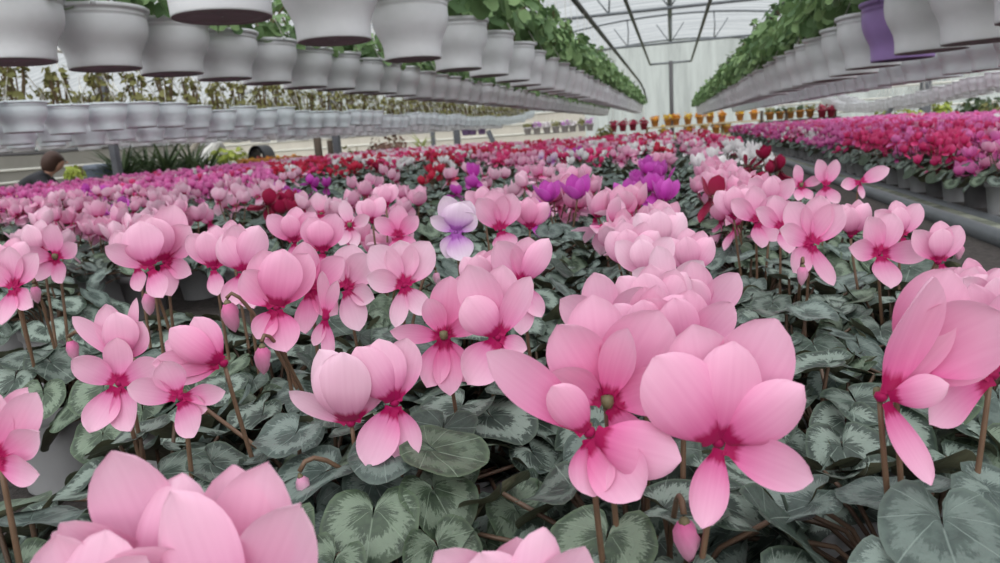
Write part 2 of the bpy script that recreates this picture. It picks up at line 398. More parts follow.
def hero_flower(px, py, d, pets, size, colr, rs, parent, base, name='flower'):
    """size in px of a full petal at that depth"""
    O = at_depth(px, py, d); k = d/FPX; mb = MB()
    front = len(pets) == 8 or pets is STAR or pets is A_
    for p in pets:
        a, t, Ls, Ws = p[:4]; sg = p[4] if len(p) > 4 else 1
        tw = p[5] if len(p) > 5 else rs.uniform(-14, 14); cup = p[6] if len(p) > 6 else rs.uniform(.2, .45)
        L = (Ls*size*.92 if Ls < 3 else Ls)*k; W = (Ws*size*.80 if Ls < 3 else Ws*.92)*k; L *= rs.uniform(.93, 1.07)
        if Ls < 3: a += rs.uniform(-7, 7)
        a = R(a); t = R(t)
        side = cos(a)*CR+sin(a)*CU
        D = cos(t)*side-sin(t)*CF; Nn = sg*(cos(t)*(-CF)-sin(t)*side)
        ph = (-26, 12) if sg > 0 else (-34, 14)
        petal(mb, O+D*.0022, D, Nn, L*1.04, W, ph[0]+rs.uniform(-8, 8), ph[1]+rs.uniform(-5, 8), cup, tw, 11, 15, rs.uniform(.02, .1))
    loc = np.array(parent.location)
    o = MB(); o.merge(mb, loc=-O)
    q = (-CF*.0015 if front else CF*.006); sz_ = .75 if front else .55
    lathe(o, [(.0004, -.0025*sz_), (.003*sz_, -.002*sz_), (.0042*sz_, .001), (.004*sz_, .004), (.0006, .005)], 10, [1]*4, q)
    if not front:
        v0 = MB(); lathe(v0, [(.0003, -.0026), (.0022, -.002), (.0034, .0004), (.0026, .0024), (.0003, .003)], 10)
        a_ = v0.arr(); o.add(a_[0]+CF*.0028, a_[1], np.full((len(a_[0]), 2), .04), 0)
    fo = o.build(name, [colr, CALYX], parent, O-loc)
    s = stalk_mb(base-O, CF*.004+np.array([0, 0, -.001]), .0016, 8)
    s.build('flower_stalk', [STALK], fo)
    return fo
def hero_bud(px, py, d, h, colr, parent, base, ang=0):
    O = at_depth(px, py, d); L = h*d/FPX; loc = np.array(parent.location)
    b = bud_mb(L, L*.27); o = MB(); o.merge(b, rot=np.array(Matrix.Rotation(R(ang), 3, Vector(-CF))))
    bo = o.build('bud', [colr, CALYX], parent, O-loc)
    s = MB(); q = np.array([0, 0, .006]); hk = unit((base-O)*[1, 1, 0]+1e-6)
    A = base-O; t = np.linspace(0, 1, 8)[:, None]
    c = np.array([hk[0]*.012, hk[1]*.012, .03])
    tube(s, (1-t)**2*A+2*t*(1-t)*c+t**2*np.array([0, 0, .003]), .0016, 6)
    s.build('flower_stalk', [STALK], bo)

# plant: (label, [flowers: (px, py, depth, petals, size px, colour)], [buds: (px,py,depth,height px)])
A_ = [(122, 2, 92, 66, 1, 8), (96, -12, 106, 70, 1), (60, -4, 104, 84, 1, -8), (78, 14, 74, 40, 1, 30), (-52, 16, 66, 40, 1, -34), (148, 10, 60, 44, 1, 18), (20, 14, 66, 52, 1, 24)]
A0_ = [(141, 4, 124, 52, 1, -14), (128, 14, 64, 44, -1, 10), (-14, 14, 84, 62, -1, 12), (-52, 20, 74, 66, 1, -10), (-88, 8, 56, 50, 1)]
B_ = [(100, -14, 112, 84, 1), (64, -6, 132, 88, 1, 10), (128, 12, 108, 88, -1, -8, .3), (40, 20, 96, 60, -1, 12, .3), (84, 6, 96, 70, -1), (-108, 10, 78, 42, 1), (-18, 20, 88, 52, 1, -14)]
HERO = [
 ('large pink cyclamen with two wide open blooms in the front centre, biggest in full view', PINK2,
  [(607, 404, .35, A_, 100, PINK2), (590, 434, .335, A0_, 100, PINK2), (720, 444, .33, B_, 120, PINK2), (686, 356, .40, FAN, 72, PINK2), (648, 352, .41, UP, 66, PINK2)], [(684, 520, .35, 48)]),
 ('pale pink cyclamen close behind the large front centre plant, its blooms rising over it', PINK,
  [(608, 334, .47, OPEN, 66, PINK), (656, 330, .48, UP, 68, PINK), (700, 322, .50, FAN, 62, PINK)], []),
 ('pink cyclamen with a bundle of upright blooms, third back in the centre row of clusters', PINK,
  [(646, 275, .66, FAN, 46, BLUSH), (668, 296, .62, OPEN, 50, BLUSH), (690, 272, .7, UP, 44, PINK), (632, 268, .7, UP, 48, PINK), (660, 250, .75, UP, 46, BLUSH)], []),
 ('pink cyclamen with two pale tulip-like blooms, left of the large front centre plant', BLUSH,
  [(350, 424, .46, [(114, -4, 74, 52, -1), (92, 24, 80, 56, -1), (72, -12, 76, 56, 1), (148, 8, 62, 26, 1, 20), (98, 20, 70, 60, -1)], 76, BLUSH),
   (394, 404, .46, [(104, 0, 64, 48, -1), (80, -10, 64, 44, 1), (122, 12, 66, 46, -1), (-112, 14, 64, 44, 1), (-72, 12, 58, 40, 1)], 64, PINK)], [(300, 476, .45, 26)]),
 ('pink cyclamen showing its green calyx, petals folded down like a skirt, middle of the picture', PINK2,
  [(444, 337, .52, [(112, 6, 42, 26, 1), (84, -8, 58, 40, 1), (66, -14, 64, 40, 1), (172, 16, 48, 22, 1), (28, 8, 46, 24, 1), (-108, 22, 52, 34, 1), (-82, 26, 56, 32, 1), (-60, 14, 48, 28, 1)], 56, PINK2)], []),
 ('pink cyclamen of tall petals beside the calyx bloom, to its right in mid picture', PINK,
  [(498, 338, .50, [(112, -8, 78, 48, 1), (86, -14, 66, 44, 1), (128, 10, 52, 44, -1), (62, 4, 66, 30, 1, 15), (-125, 18, 52, 46, 1), (-72, 10, 50, 28, 1), (-20, 20, 30, 22, 1)], 70, PINK),
   (522, 284, .62, [(120, 0, 44, 36, 1), (82, 0, 46, 34, 1), (60, 6, 50, 28, -1), (-92, 14, 52, 28, 1), (-60, 10, 36, 22, 1)], 46, PINK),
   (482, 290, .64, UP, 42, PINK)], []),
 ('bright pink cyclamen with drooping lower petals and hanging buds, left middle', PINK2,
  [(276, 308, .56, [(104, -10, 60, 48, 1), (80, 12, 54, 50, -1), (130, 4, 46, 40, 1), (60, -8, 56, 44, 1), (-72, 18, 46, 40, 1), (-118, 14, 34, 28, 1)], 58, PINK2),
   (310, 290, .60, LOW, 50, PINK2), (325, 318, .58, [(94, 0, 44, 14, 1), (-80, 10, 42, 16, 1), (-110, 10, 26, 14, 1), (70, 0, 36, 14, 1)], 40, PINK)],
  [(262, 346, .54, 30), (227, 302, .58, 32)]),
 ('pink cyclamen with a wide ruffled double bloom on red-brown stalks, left above the bare mat', PINK,
  [(137, 266, .74, FAN, 46, PINK), (164, 262, .74, [(118, -8, 50, 40, 1), (82, -10, 52, 40, 1), (50, 2, 44, 36, 1), (100, 16, 42, 40, -1), (-20, 18, 36, 22, 1), (-72, 14, 36, 26, 1)], 46, PINK),
   (150, 268, .70, [(100, 14, 44, 44, -1), (150, 16, 40, 24, 1), (-60, 14, 34, 26, 1)], 44, PINK)], [(148, 292, .72, 24)]),
 ('pink cyclamen in a crowded bloom group right of the ruffled double bloom', PINK,
  [(213, 268, .70, FAN, 44, PINK), (244, 272, .68, [(100, 0, 44, 34, 1), (70, 4, 44, 34, -1), (120, 10, 42, 34, -1), (-110, 14, 38, 26, 1), (-70, 14, 40, 30, 1)], 44, PINK), (232, 258, .74, UP, 38, PINK)], []),
 ('pink cyclamen with thin spread petals and one bloom facing away, front left', PINK,
  [(122, 362, .50, [(136, 4, 62, 22, 1), (108, -6, 56, 36, 1), (76, 2, 58, 14, 1), (92, 14, 46, 44, -1), (60, 6, 44, 34, 1)], 56, PINK),
   (118, 384, .49, [(148, 8, 48, 32, 1), (24, 12, 52, 32, 1), (-112, 16, 50, 36, 1), (-66, 16, 44, 34, 1), (92, -8, 40, 32, 1)], 48, PINK),
   (180, 398, .46, [(112, -4, 38, 36, 1), (10, 12, 52, 24, 1), (-62, 16, 40, 34, 1), (166, 6, 48, 30, 1), (-20, 4, 30, 22, 1)], 46, PINK)], []),
 ('pink cyclamen bloom lying sideways with its dark mouth to the right, front left', PINK2,
  [(222, 364, .49, [(160, -6, 62, 36, 1), (120, 2, 50, 36, -1), (178, 14, 60, 30, 1), (142, 10, 56, 36, -1), (196, 6, 52, 24, 1)], 58, PINK2)], [(70, 340, .56, 22)]),
 ('pink cyclamen cut by the left edge low in the picture', PINK,
  [(-6, 462, .36, [(56, 4, 78, 44, 1), (30, 10, 66, 36, 1), (90, -6, 70, 44, 1), (70, -10, 74, 40, 1), (-10, 12, 50, 34, 1)], 74, PINK)], []),
 ('blurred pink cyclamen nearest the lens at the bottom left corner', PINK,
  [(162, 600, .265, [(108, -6, 150, 92, 1), (138, 8, 120, 76, 1), (150, -4, 128, 60, 1), (82, 4, 120, 80, -1), (160, 16, 96, 60, 1)], 130, PINK),
   (238, 640, .255, [(112, 10, 160, 100, -1), (82, -6, 178, 104, 1), (64, 4, 160, 90, 1), (140, 4, 150, 96, 1), (96, -14, 160, 90, 1)], 150, PINK),
   (92, 660, .25, [(84, 6, 130, 100, -1), (110, -6, 124, 90, 1), (60, 0, 120, 90, 1)], 130, PINK)], []),
 ('pink cyclamen blooms just entering at the bottom edge, centre', PINK,
  [(522, 650, .27, [(112, 8, 112, 78, -1), (80, 2, 116, 60, -1), (60, -2, 118, 70, 1), (132, -4, 118, 80, 1), (92, -12, 100, 80, 1)], 110, PINK)], []),
 ('large pink cyclamen with hooded petals at the right edge, low front', PINK2,
  [(900, 370, .36, [(36, 12, 104, 88, 1, 6, .5), (62, -8, 100, 80, 1), (12, -4, 96, 60, 1)], 96, PINK2),
   (884, 398, .355, [(74, 8, 118, 52, 1, -20, .6), (16, 20, 60, 36, -1), (-68, 10, 88, 32, 1, 10), (52, 0, 96, 50, 1)], 90, PINK2),
   (996, 376, .37, [(150, 6, 92, 56, 1), (124, -6, 88, 62, 1), (205, 14, 96, 44, 1), (80, 0, 92, 66, 1), (100, -14, 90, 60, 1)], 90, PINK2)], []),
 ('pink cyclamen at the right edge behind the hooded front bloom', PINK,
  [(962, 312, .56, UP, 46, PINK), (1000, 318, .52, FAN, 52, PINK), (978, 300, .60, FAN, 42, PINK2)], []),
 ('pink cyclamen with one bloom turned to show its red mouth, right of centre', PINK,
  [(880, 254, .72, [(70, -6, 40, 32, 1), (110, 4, 36, 28, 1), (170, 14, 38, 24, 1), (4, 14, 42, 26, 1), (-88, 18, 36, 32, 1)], 40, PINK),
   (902, 236, .80, FAN, 38, PINK), (852, 236, .84, UP, 36, PINK), (940, 262, .68, FAN, 42, PINK)], [(960, 244, .72, 16)]),
 ('pink cyclamen with a fan of petals on slim stalks over dark leaves, right of centre', PINK,
  [(812, 244, .76, [(118, -6, 44, 32, 1), (78, -10, 46, 36, 1), (54, 4, 44, 34, 1), (158, 10, 40, 24, 1), (-128, 12, 34, 28, 1), (-70, 14, 42, 18, 1)], 44, PINK),
   (782, 228, .86, LOW, 36, PINK)], [(803, 266, .72, 20)]),
 ('pink cyclamen cluster behind the front row, right of the centre clusters', PINK,
  [(735, 218, .95, UP, 36, PINK), (757, 222, .92, LOW, 36, PINK), (772, 205, 1.0, FAN, 34, PINK)], []),
 ('loose pale pink cyclamen with small separate blooms near the right bench edge', BLUSH,
  [(801, 186, 1.12, STAR, 22, PINK), (826, 186, 1.1, [(110, 0, 26, 16, 1), (70, 6, 26, 16, 1), (-60, 10, 20, 14, 1), (-120, 6, 24, 12, 1)], 24, PINK), (860, 182, 1.08, [(26, 6, 28, 16, 1), (190, 8, 22, 14, 1), (-80, 0, 16, 8, 1)], 24, PINK)], []),
 ('pale pink cyclamen with two blooms cut by the left edge, mid height', PINK,
  [(14, 288, .70, LOW, 44, PINK), (40, 254, .80, FAN, 36, BLUSH), (56, 258, .78, STAR, 36, PINK), (8, 276, .74, UP, 40, PINK)], [(34, 286, .74, 18)]),
 ('pink cyclamen with two tight bloom heads left of the lilac bloom row', PINK2,
  [(294, 242, .86, FAN, 36, PINK2), (322, 252, .80, [(112, -4, 36, 30, 1), (70, -4, 36, 30, 1), (95, 14, 32, 30, -1), (-90, 12, 26, 26, 1)], 36, PINK2)], []),
 ('very pale pink cyclamen with broad rounded petals in mid picture', BLUSH,
  [(346, 288, .70, [(80, -6, 42, 40, 1), (120, 8, 36, 32, 1), (50, 6, 40, 36, 1), (-70, 14, 42, 30, 1), (-20, 12, 30, 24, 1)], 42, BLUSH),
   (404, 286, .66, [(130, 6, 46, 36, 1), (95, -8, 46, 38, 1), (60, -4, 46, 38, 1), (166, 14, 34, 26, 1), (-100, 14, 42, 20, 1), (-50, 8, 36, 24, 1)], 46, BLUSH)], [(436, 272, .72, 14)]),
 ('pink cyclamen of four small cup blooms behind the very pale one', PINK,
  [(372, 222, .95, UP, 28, PINK), (398, 236, .88, LOW, 32, PINK2), (386, 206, 1.05, UP, 24, PINK), (350, 226, .95, STAR, 28, BLUSH)], []),
 ('lilac and white cyclamen bloom standing alone among pink ones', LILAC,
  [(456, 232, .84, [(108, -6, 38, 26, 1), (66, -4, 34, 26, 1), (150, 8, 26, 16, 1), (84, 14, 30, 36, -1), (-75, 16, 32, 30, 1), (-110, 12, 26, 24, 1), (40, 6, 26, 22, 1)], 36, LILAC)], []),
 ('pink cyclamen pair of blooms right of the lilac bloom', PINK,
  [(500, 230, .90, [(100, -6, 38, 32, 1), (70, 2, 38, 30, 1), (125, 6, 34, 26, 1), (-70, 14, 24, 28, 1)], 36, PINK), (530, 228, .92, UP, 32, PINK2), (484, 210, 1.0, FAN, 26, PINK)], []),
]
UNITS = []            # taken spots
DARKPOT = {0, 3}
for hi, (label, col_, fl, bu) in enumerate(HERO):
    rs = np.random.default_rng(700+hi)
    pts = np.array([at_depth(f[0], f[1], f[2]) for f in fl]); c = pts.mean(0)
    back = unit(np.array([c[0], c[1], 0]))
    bx, by = c[0]+rs.uniform(-.01, .01)+back[0]*.012, c[1]+back[1]*.012
    # keep pots of neighbours from colliding
    for _ in range(60):
        for (ux, uy) in UNITS:
            dd = math.hypot(bx-ux, by-uy)
            if dd < .108:
                bx += (bx-ux)/(dd+1e-6)*(.11-dd)+1e-4; by += (by-uy)/(dd+1e-6)*(.11-dd)
    UNITS.append((bx, by))
    t = thing('cyclamen', label, 'cyclamen', (bx, by, 0), 'cyclamens in bloom on the benches')
    base = np.array([bx, by, .09])
    link('pot', POT0D if hi in DARKPOT else POT0, t).rotation_euler = (0, 0, rs.uniform(0, 6))
    link('foliage', FOL0[hi % 8], t).rotation_euler = (0, 0, rs.uniform(0, 6.28))
    for i, f in enumerate(fl):
        b = base+np.array([rs.uniform(-.008, .008), rs.uniform(-.008, .008), 0]); q = (pts[i]-base)*[1, 1, 0]; b = b+q*min(.7, .036/(np.linalg.norm(q)+1e-6))
        hero_flower(f[0], f[1], f[2], f[3], f[4], f[5], rs, t, b)
    for q in bu:
        hero_bud(q[0], q[1], q[2], q[3], col_, t, base+np.array([.01, .01, 0]), rs.uniform(-12, 12))

# ------------------------------------------------------------------ the rest of the planting, on a lattice
ORD = ['first','second','third','fourth','fifth','sixth','seventh','eighth','ninth','tenth','eleventh','twelfth','thirteenth','fourteenth','fifteenth','sixteenth','seventeenth','eighteenth','nineteenth','twentieth']
TENS = {2: 'twent', 3: 'thirt', 4: 'fort', 5: 'fift', 6: 'sixt'}
def nth(n):
    if n < 20: return ORD[n]
    q, r = divmod(n+1, 10)
    return TENS[q]+('ieth' if r == 0 else 'y-'+ORD[r-1])
COLS = {'pink': PINK, 'blush': BLUSH, 'pink2': PINK2, 'hot': HOT, 'rose': ROSE, 'red': RED, 'dred': DRED, 'white': WHITE, 'mag': MAG, 'lilac': LILAC}
CNAME = {'pink': 'pale pink', 'blush': 'blush pink', 'pink2': 'rose pink', 'hot': 'hot pink', 'rose': 'crimson rose', 'red': 'red', 'dred': 'dark red', 'white': 'white', 'mag': 'magenta purple', 'lilac': 'lilac', None: 'leafy flowerless'}
def hy(x): return 122-.07*(x-672)
spots = []
def add_spot(x, y, bench, row):
    px, py, d = proj((x, y, .2))
    if d < .12 or px < -60-60/d or px > 1060+60/d: return
    for (ux, uy) in UNITS:
        if math.hypot(x-ux, y-uy) < .112: return
    spots.append(dict(x=x, y=y, b=bench, row=row, px=px, dl=py-hy(px), d=d))
for k in range(28):
    for j in range(66):
        x = .30-k*.182+rng.uniform(-.012, .012); y = .10+j*.182+(.09 if k % 2 else 0)+rng.uniform(-.012, .012)
        if x < -4.7 or y > 11.2: continue
        # bare walking strip of mat that shows on the left
        _p = proj((x, y, .05))
        if 85 < _p[0] < 275 and 1.0 < _p[2] < 1.62: continue
        if y > 9.8 and x > -2.5: continue
        add_spot(x, y, 'left', k)
for k in range(13):
    for j in range(60):
        add_spot(1.0+k*.19+rng.uniform(-.012, .012), 1.4+j*.19+rng.uniform(-.012, .012), 'right', k)
def pick(*a):
    n = [x[0] for x in a]; w = np.array([x[1] for x in a], float)
    return n[rng.choice(len(n), p=w/w.sum())]
for s in spots:
    px, dl, d = s['px'], s['dl'], s['d']; c = None; nf = 0; sz = .046
    if s['b'] == 'right':
        if s['x'] < 1.9 and px > 850: c = pick(('rose', 5), ('hot', 2), ('pink2', .5))
        elif dl < 8: c = pick(('hot', 5), ('mag', 1), ('white', .4), ('pink', 1))
        else: c = pick(('hot', 6), ('rose', 1.2), ('pink', .6), ('white', .3))
        nf = int(rng.integers(9, 13)); sz = .039
    elif d < .95: c, nf = None, 0
    elif px < 270:
        if dl > 34: c, nf = pick(('pink', 1.2), ('blush', .8), (None, 9)), 5
        elif dl > 9.5: c, nf, sz = pick(('hot', 8), ('pink', 1), ('white', .5), ('rose', .4), (None, 2)), 10, .036
        else: c, nf, sz = pick(('hot', 4), ('rose', 2), ('white', 1.2), ('pink', 2)), 9, .038
    elif px < 480:
        if dl > 62: c, nf = pick(('pink', 1), ('blush', 1), (None, 7)), 4
        elif dl > 25: c, nf = pick((None, 30), ('blush', .7), ('pink', .5)), 3
        elif dl > 15: c, nf, sz = pick(('red', 3), ('white', 1.6), ('rose', 1.6), (None, 10), ('blush', .6)), 5, .04
        else: c, nf, sz = pick(('pink', 2), ('white', 2.2), ('red', 2), ('blush', 1.5), ('rose', 1.5), (None, 4)), 6, .04
    else:
        if px > 735 and dl > 12: c, nf, sz = (pick(('white', 1.6), (None, 3)) if px < 795 and dl < 60 else None), 4, .04
        elif dl > 66: c, nf = pick(('pink', 1.2), ('pink2', .5), (None, 7)), 5
        elif dl > 30: c, nf = pick((None, 13), ('pink', .8), ('blush', .4)), 4
        elif dl > 16: c, nf, sz = pick(('rose', 2.5), ('white', 1.8), ('pink', 2), (None, 5), ('red', 1.5)), 6, .04
        else: c, nf, sz = pick(('rose', 3), ('red', 3), ('pink', 1.6), ('white', 1.8), ('blush', .8), (None, 4)), 6, .04
    s['c'], s['n'], s['sz'] = c, (nf if c else 0), sz
ACC = [(466, 184, 'mag', 3), (520, 196, 'mag', 3), (632, 163, 'mag', 6), (618, 176, 'mag', 6), (612, 186, 'mag', 3), (292, 188, 'mag', 4), (322, 181, 'mag', 3), (92, 194, 'mag', 5), (124, 208, 'mag', 3),
       (276, 200, 'dred', 5), (765, 172, 'dred', 5), (774, 186, 'dred', 3), (240, 172, 'red', 5), (235, 196, 'blush', 5), (140, 188, 'blush', 3),
       (356, 166, 'red', 7), (440, 160, 'red', 7), (377, 163, 'dred', 5), (430, 170, 'red', 6), (445, 162, 'white', 6), (555, 160, 'lilac', 4), (585, 158, 'white', 3), (570, 150, 'mag', 5),
       (590, 196, 'pink2', 8), (605, 190, 'pink', 7), (560, 180, 'pink', 8), (545, 186, 'blush', 7), (540, 172, 'pink2', 3), (670, 165, 'pink', 9), (690, 190, 'pink', 8), (705, 205, 'pink2', 7), (655, 205, 'pink', 7), (735, 172, 'pink', 8), (745, 182, 'pink2', 8), (672, 160, 'white', 3), (720, 158, 'white', 6), (750, 160, 'white', 5),
       (15, 205, 'pink', 8), (40, 205, 'pink', 8), (62, 200, 'blush', 7), (80, 212, 'pink', 7), (104, 216, 'pink', 7), (125, 218, 'blush', 6), (155, 198, 'pink', 7), (172, 205, 'blush', 6), (190, 190, 'pink', 5), (205, 212, 'pink', 6), (20, 240, 'blush', 4),
       (330, 205, 'blush', 6), (350, 195, 'pink', 5), (478, 178, 'blush', 5), (500, 184, 'blush', 5), (370, 190, 'pink', 3), (395, 192, 'pink2', 3), (408, 192, 'pink', 3)]
used = set()
for (ax, ay, c, n) in ACC:
    best = min((s for s in spots if s['b'] == 'left' and id(s) not in used and s['d'] > .8), key=lambda s: abs(s['px']-ax)+2.2*abs(s['dl']+hy(s['px'])-12*min(1, 1/s['d'])-ay))
    used.add(id(best)); best['c'], best['n'] = c, n; best['sz'] = .046 if best['d'] < 2.4 else .042
    best['bs'] = best['c'] is not None

# prototypes: flower meshes on stalks
FLV = [ring_flower(np.random.default_rng(300+i), .047, .2) for i in range(8)]
FLV = [f.mesh('flower', [PINK, CALYX]) for f in FLV]
FLLOW = [ring_flower(np.random.default_rng(340+i), .047, .12, nu=4, nv=5) for i in range(6)]
cache = {}
def recol(me, cname):
    k = (me.name, cname)
    if k not in cache:
        c = me.copy(); c.materials[0] = COLS[cname]; cache[k] = c
    return cache[k]
def layout(rs, n, sz, spread=.06, low=0):
    out = []
    for i in range(n):
        a = i*2.4+rs.uniform(-.4, .4); r = spread*math.sqrt((i+.3)/n)*rs.uniform(.8, 1.15)
        out.append((r*cos(a), r*sin(a), .205+rs.uniform(-.03-low, .022)-.25*r))
    return out
STV = {}
def stalk_for(dx, dy, dz):
    key = (round(dx/.012), round(dy/.012), round(dz/.012))
    if key not in STV:
        STV[key] = stalk_mb(np.array([-key[0]*.0105, -key[1]*.0105, -key[2]*.012]), (0, 0, 0), .0019, 5, n=6).mesh('flower_stalk', [STALK])
    return STV[key]
BLO = {}
def blossoms(n, sz, seed, rowcol):
    """all blooms of one far plant, with their stalks"""
    k = (n, sz, seed)
    if k not in BLO:
        rs = np.random.default_rng(900+seed*31+n); mb = MB()
        for (x, y, z) in layout(rs, n, sz, .065 if n < 9 else .09, 0 if n < 9 else .05):
            rot = np.array(Matrix.Rotation(rs.uniform(0, 6.28), 3, 'Z'))
            mb.merge(FLLOW[rs.integers(0, 6)], rot=rot, loc=(x, y, z), sc=sz/.047)
            tube(mb, [(x*.3, y*.3, .1), (x*.85, y*.85, z*.75), (x, y, z)], .0019, 3, 1, False)
        BLO[k] = mb
    return BLO[k]
BLM = {}
spots.sort(key=lambda s: s['d'])
N_IND = 292-len(HERO)
ind = [s for s in spots if -30 < s['px'] < 1030][:N_IND]
rest = [s for s in spots[0:] if not any(s is q for q in ind) and -40 < s['px'] < 1040]
rowcount = {}
for s in sorted(ind, key=lambda s: s['y']):
    k = (s['b'], s['row'], s['c']); rowcount[k] = rowcount.get(k, -1)+1; s['ord'] = rowcount[k]
for i, s in enumerate(ind):
    rs = np.random.default_rng(2000+i)
    side = 'row left of the right rail' if s['b'] == 'left' else 'row across the right gap'
    lab = f"{CNAME[s['c']]} cyclamen, {nth(s['ord'])} of its colour in {nth(s['row'])} {side}"
    if s['c'] is None: lab = f"cyclamen showing only leaves, {nth(s['ord'])} such in {nth(s['row'])} {side}"
    t = thing('cyclamen', lab, 'cyclamen', (s['x'], s['y'], 0), 'cyclamens in bloom on the benches' if s['c'] else 'cyclamens without open blooms')
    t.rotation_euler = (0, 0, rs.uniform(0, 6.28))
    near = s['d'] < 1.5
    dk = rs.random() < .25
    link('pot', (POT0D if dk else POT0) if near else (POT1D if dk else POT1), t)
    link('foliage', FOL0[i % 8] if near else FOL1[i % 6], t)
    if s['n'] and s['d'] < 2.7:
        for (x, y, z) in layout(rs, s['n'], s['sz'], *((.095, .06) if s['b'] == 'right' else (.06, 0))):
            f = link('flower', recol(FLV[rs.integers(0, 8)], s['c']), t, (x, y, z))
            f.scale = (s['sz']/.047*rs.uniform(.88, 1.08),)*3
            tx, ty = rs.uniform(-.22, .22, 2); f.rotation_euler = (tx, ty, 0)
            link('flower_stalk', stalk_for(x*.8, y*.8, z-.1), f)
    elif s['n']:
        key = (s['n'], s['sz'], i % 3, s['c'])
        if key not in BLM: BLM[key] = blossoms(s['n'], s['sz'], i % 3, s['c']).mesh('bloom_cluster', [COLS[s['c']], STALK])
        link('bloom_cluster', BLM[key], t)
# everything farther away, beyond the 300 nearest plants
far = MB(); fl2 = [foliage(np.random.default_rng(500+i), 12, 2, .115, .15, .036) for i in range(4)]; p1 = MB()
lathe(p1, [(.038, 0), (.0485, .084), (.0525, .085), (.0525, .1), (.046, .09)], 9, [0]*4)
cn = list(COLS); farmats = [LEAF, PETIOLE, LEAFS, POTGREY, STALK]+[COLS[c] for c in cn]
for i, s in enumerate(rest):
    rot = np.array(Matrix.Rotation(rng.uniform(0, 6.28), 3, 'Z')); loc = (s['x'], s['y'], 0)
    far.merge(fl2[i % 4], rot=rot, loc=loc, mapm=[(0, 2)[i % 2], 1, 0])
    if s['b'] == 'right' and s['row'] < 2: far.merge(p1, loc=loc, mapm=[3])
    if s['n']: far.merge(blossoms(min(s['n'], 10), s['sz'], i % 3, None), rot=rot, loc=loc, mapm=[5+cn.index(s['c']), 4])
tag(far.build('cyclamen_field', farmats), 'distant mass of red, white and pink cyclamens filling the far benches', 'cyclamens', kind='stuff')

# ------------------------------------------------------------------ benches
MAT_ = plain('dark growing mat', (70, 64, 62), .95, .55, 60, bump=.8)
mt, N, L = nodemat('pale weathered strip')
tc = N('ShaderNodeTexCoord'); nz = N('ShaderNodeTexNoise', i_Scale=14.0, i_Detail=6.0); L(tc.outputs['Object'], nz.inputs['Vector'])
rp = ramp(N, [(.35, s2l(92, 96, 84)), (.65, s2l(150, 152, 138))]); L(nz.outputs['Fac'], rp.inputs[0])
b = N('ShaderNodeBsdfPrincipled', i_Roughness=.9); L(rp.outputs[0], b.inputs['Base Color']); o = N('ShaderNodeOutputMaterial'); L(b.outputs[0], o.inputs[0])
STRIP = mt
FLOORZ = -.75
def bench(label, x0, x1, y0, y1, rails):
    t = thing('growing_bench', label, 'bench', ((x0+x1)/2, (y0+y1)/2, FLOORZ)); O = np.array(t.location)
    mb = MB(); box(mb, np.array([x0, y0, -.04])-O, np.array([x1, y1, -.001])-O); mb.build('bench_top', [MAT_], t, smooth=False)
    for rx, r, z in rails:
        mb = MB(); tube(mb, [np.array([rx, y, z])-O for y in np.linspace(y0, y1, 12)], r, 12); mb.build('edge_rail', [STEEL], t)
    for lx in (x0+.3, x1-.12):
        for ly in np.linspace(y0+.4, y1-.4, 5):
            mb = MB(); box(mb, np.array([lx-.025, ly-.025, FLOORZ])-O, np.array([lx+.025, ly+.025, -.04])-O); mb.build('leg', [STEEL], t, smooth=False)
    return t
bench('long growing bench under the pink cyclamens with a grey tube rail on its right edge', -4.85, .80, -.6, 11.4, [(.785, .024, .010)])
bench('growing bench of hot pink cyclamens across the gap on the right', .93, 3.55, 1.0, 13.0, [(.935, .022, -.012)])
mb = MB(); box(mb, (.812, -.5, -.02), (.905, 12.5, .002)); tag(mb.build('gutter_strip', [STRIP], smooth=False), 'pale weathered gutter strip running in the gap between the two benches', 'gutter')

# ------------------------------------------------------------------ hanging pots
def hpot(k=36, lod=0):
    mb = MB(); Rr, Hh = 1.0, 1.45
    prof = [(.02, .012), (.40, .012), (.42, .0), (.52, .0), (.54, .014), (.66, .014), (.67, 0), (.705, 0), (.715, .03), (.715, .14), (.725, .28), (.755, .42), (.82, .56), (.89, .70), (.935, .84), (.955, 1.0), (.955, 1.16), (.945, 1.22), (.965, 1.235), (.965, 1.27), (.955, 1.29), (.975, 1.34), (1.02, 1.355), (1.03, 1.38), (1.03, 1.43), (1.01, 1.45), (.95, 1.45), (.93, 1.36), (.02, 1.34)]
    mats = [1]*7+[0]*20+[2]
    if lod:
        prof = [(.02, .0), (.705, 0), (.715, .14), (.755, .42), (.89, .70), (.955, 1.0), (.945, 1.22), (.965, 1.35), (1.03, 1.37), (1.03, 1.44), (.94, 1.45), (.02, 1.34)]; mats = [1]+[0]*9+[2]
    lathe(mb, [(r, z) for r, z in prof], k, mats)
    if lod == 0:
        for az in (.3, .3+2*pi/3, .3+4*pi/3):       # little clip lugs on the rim
            c = np.array([cos(az)*1.03, sin(az)*1.03, 1.41]); tube(mb, [c-[0, 0, .05], c+[0, 0, .07]], [.05, .05], 6, 0)
    return mb
HP0, HP1 = hpot(36, 0), hpot(14, 1)
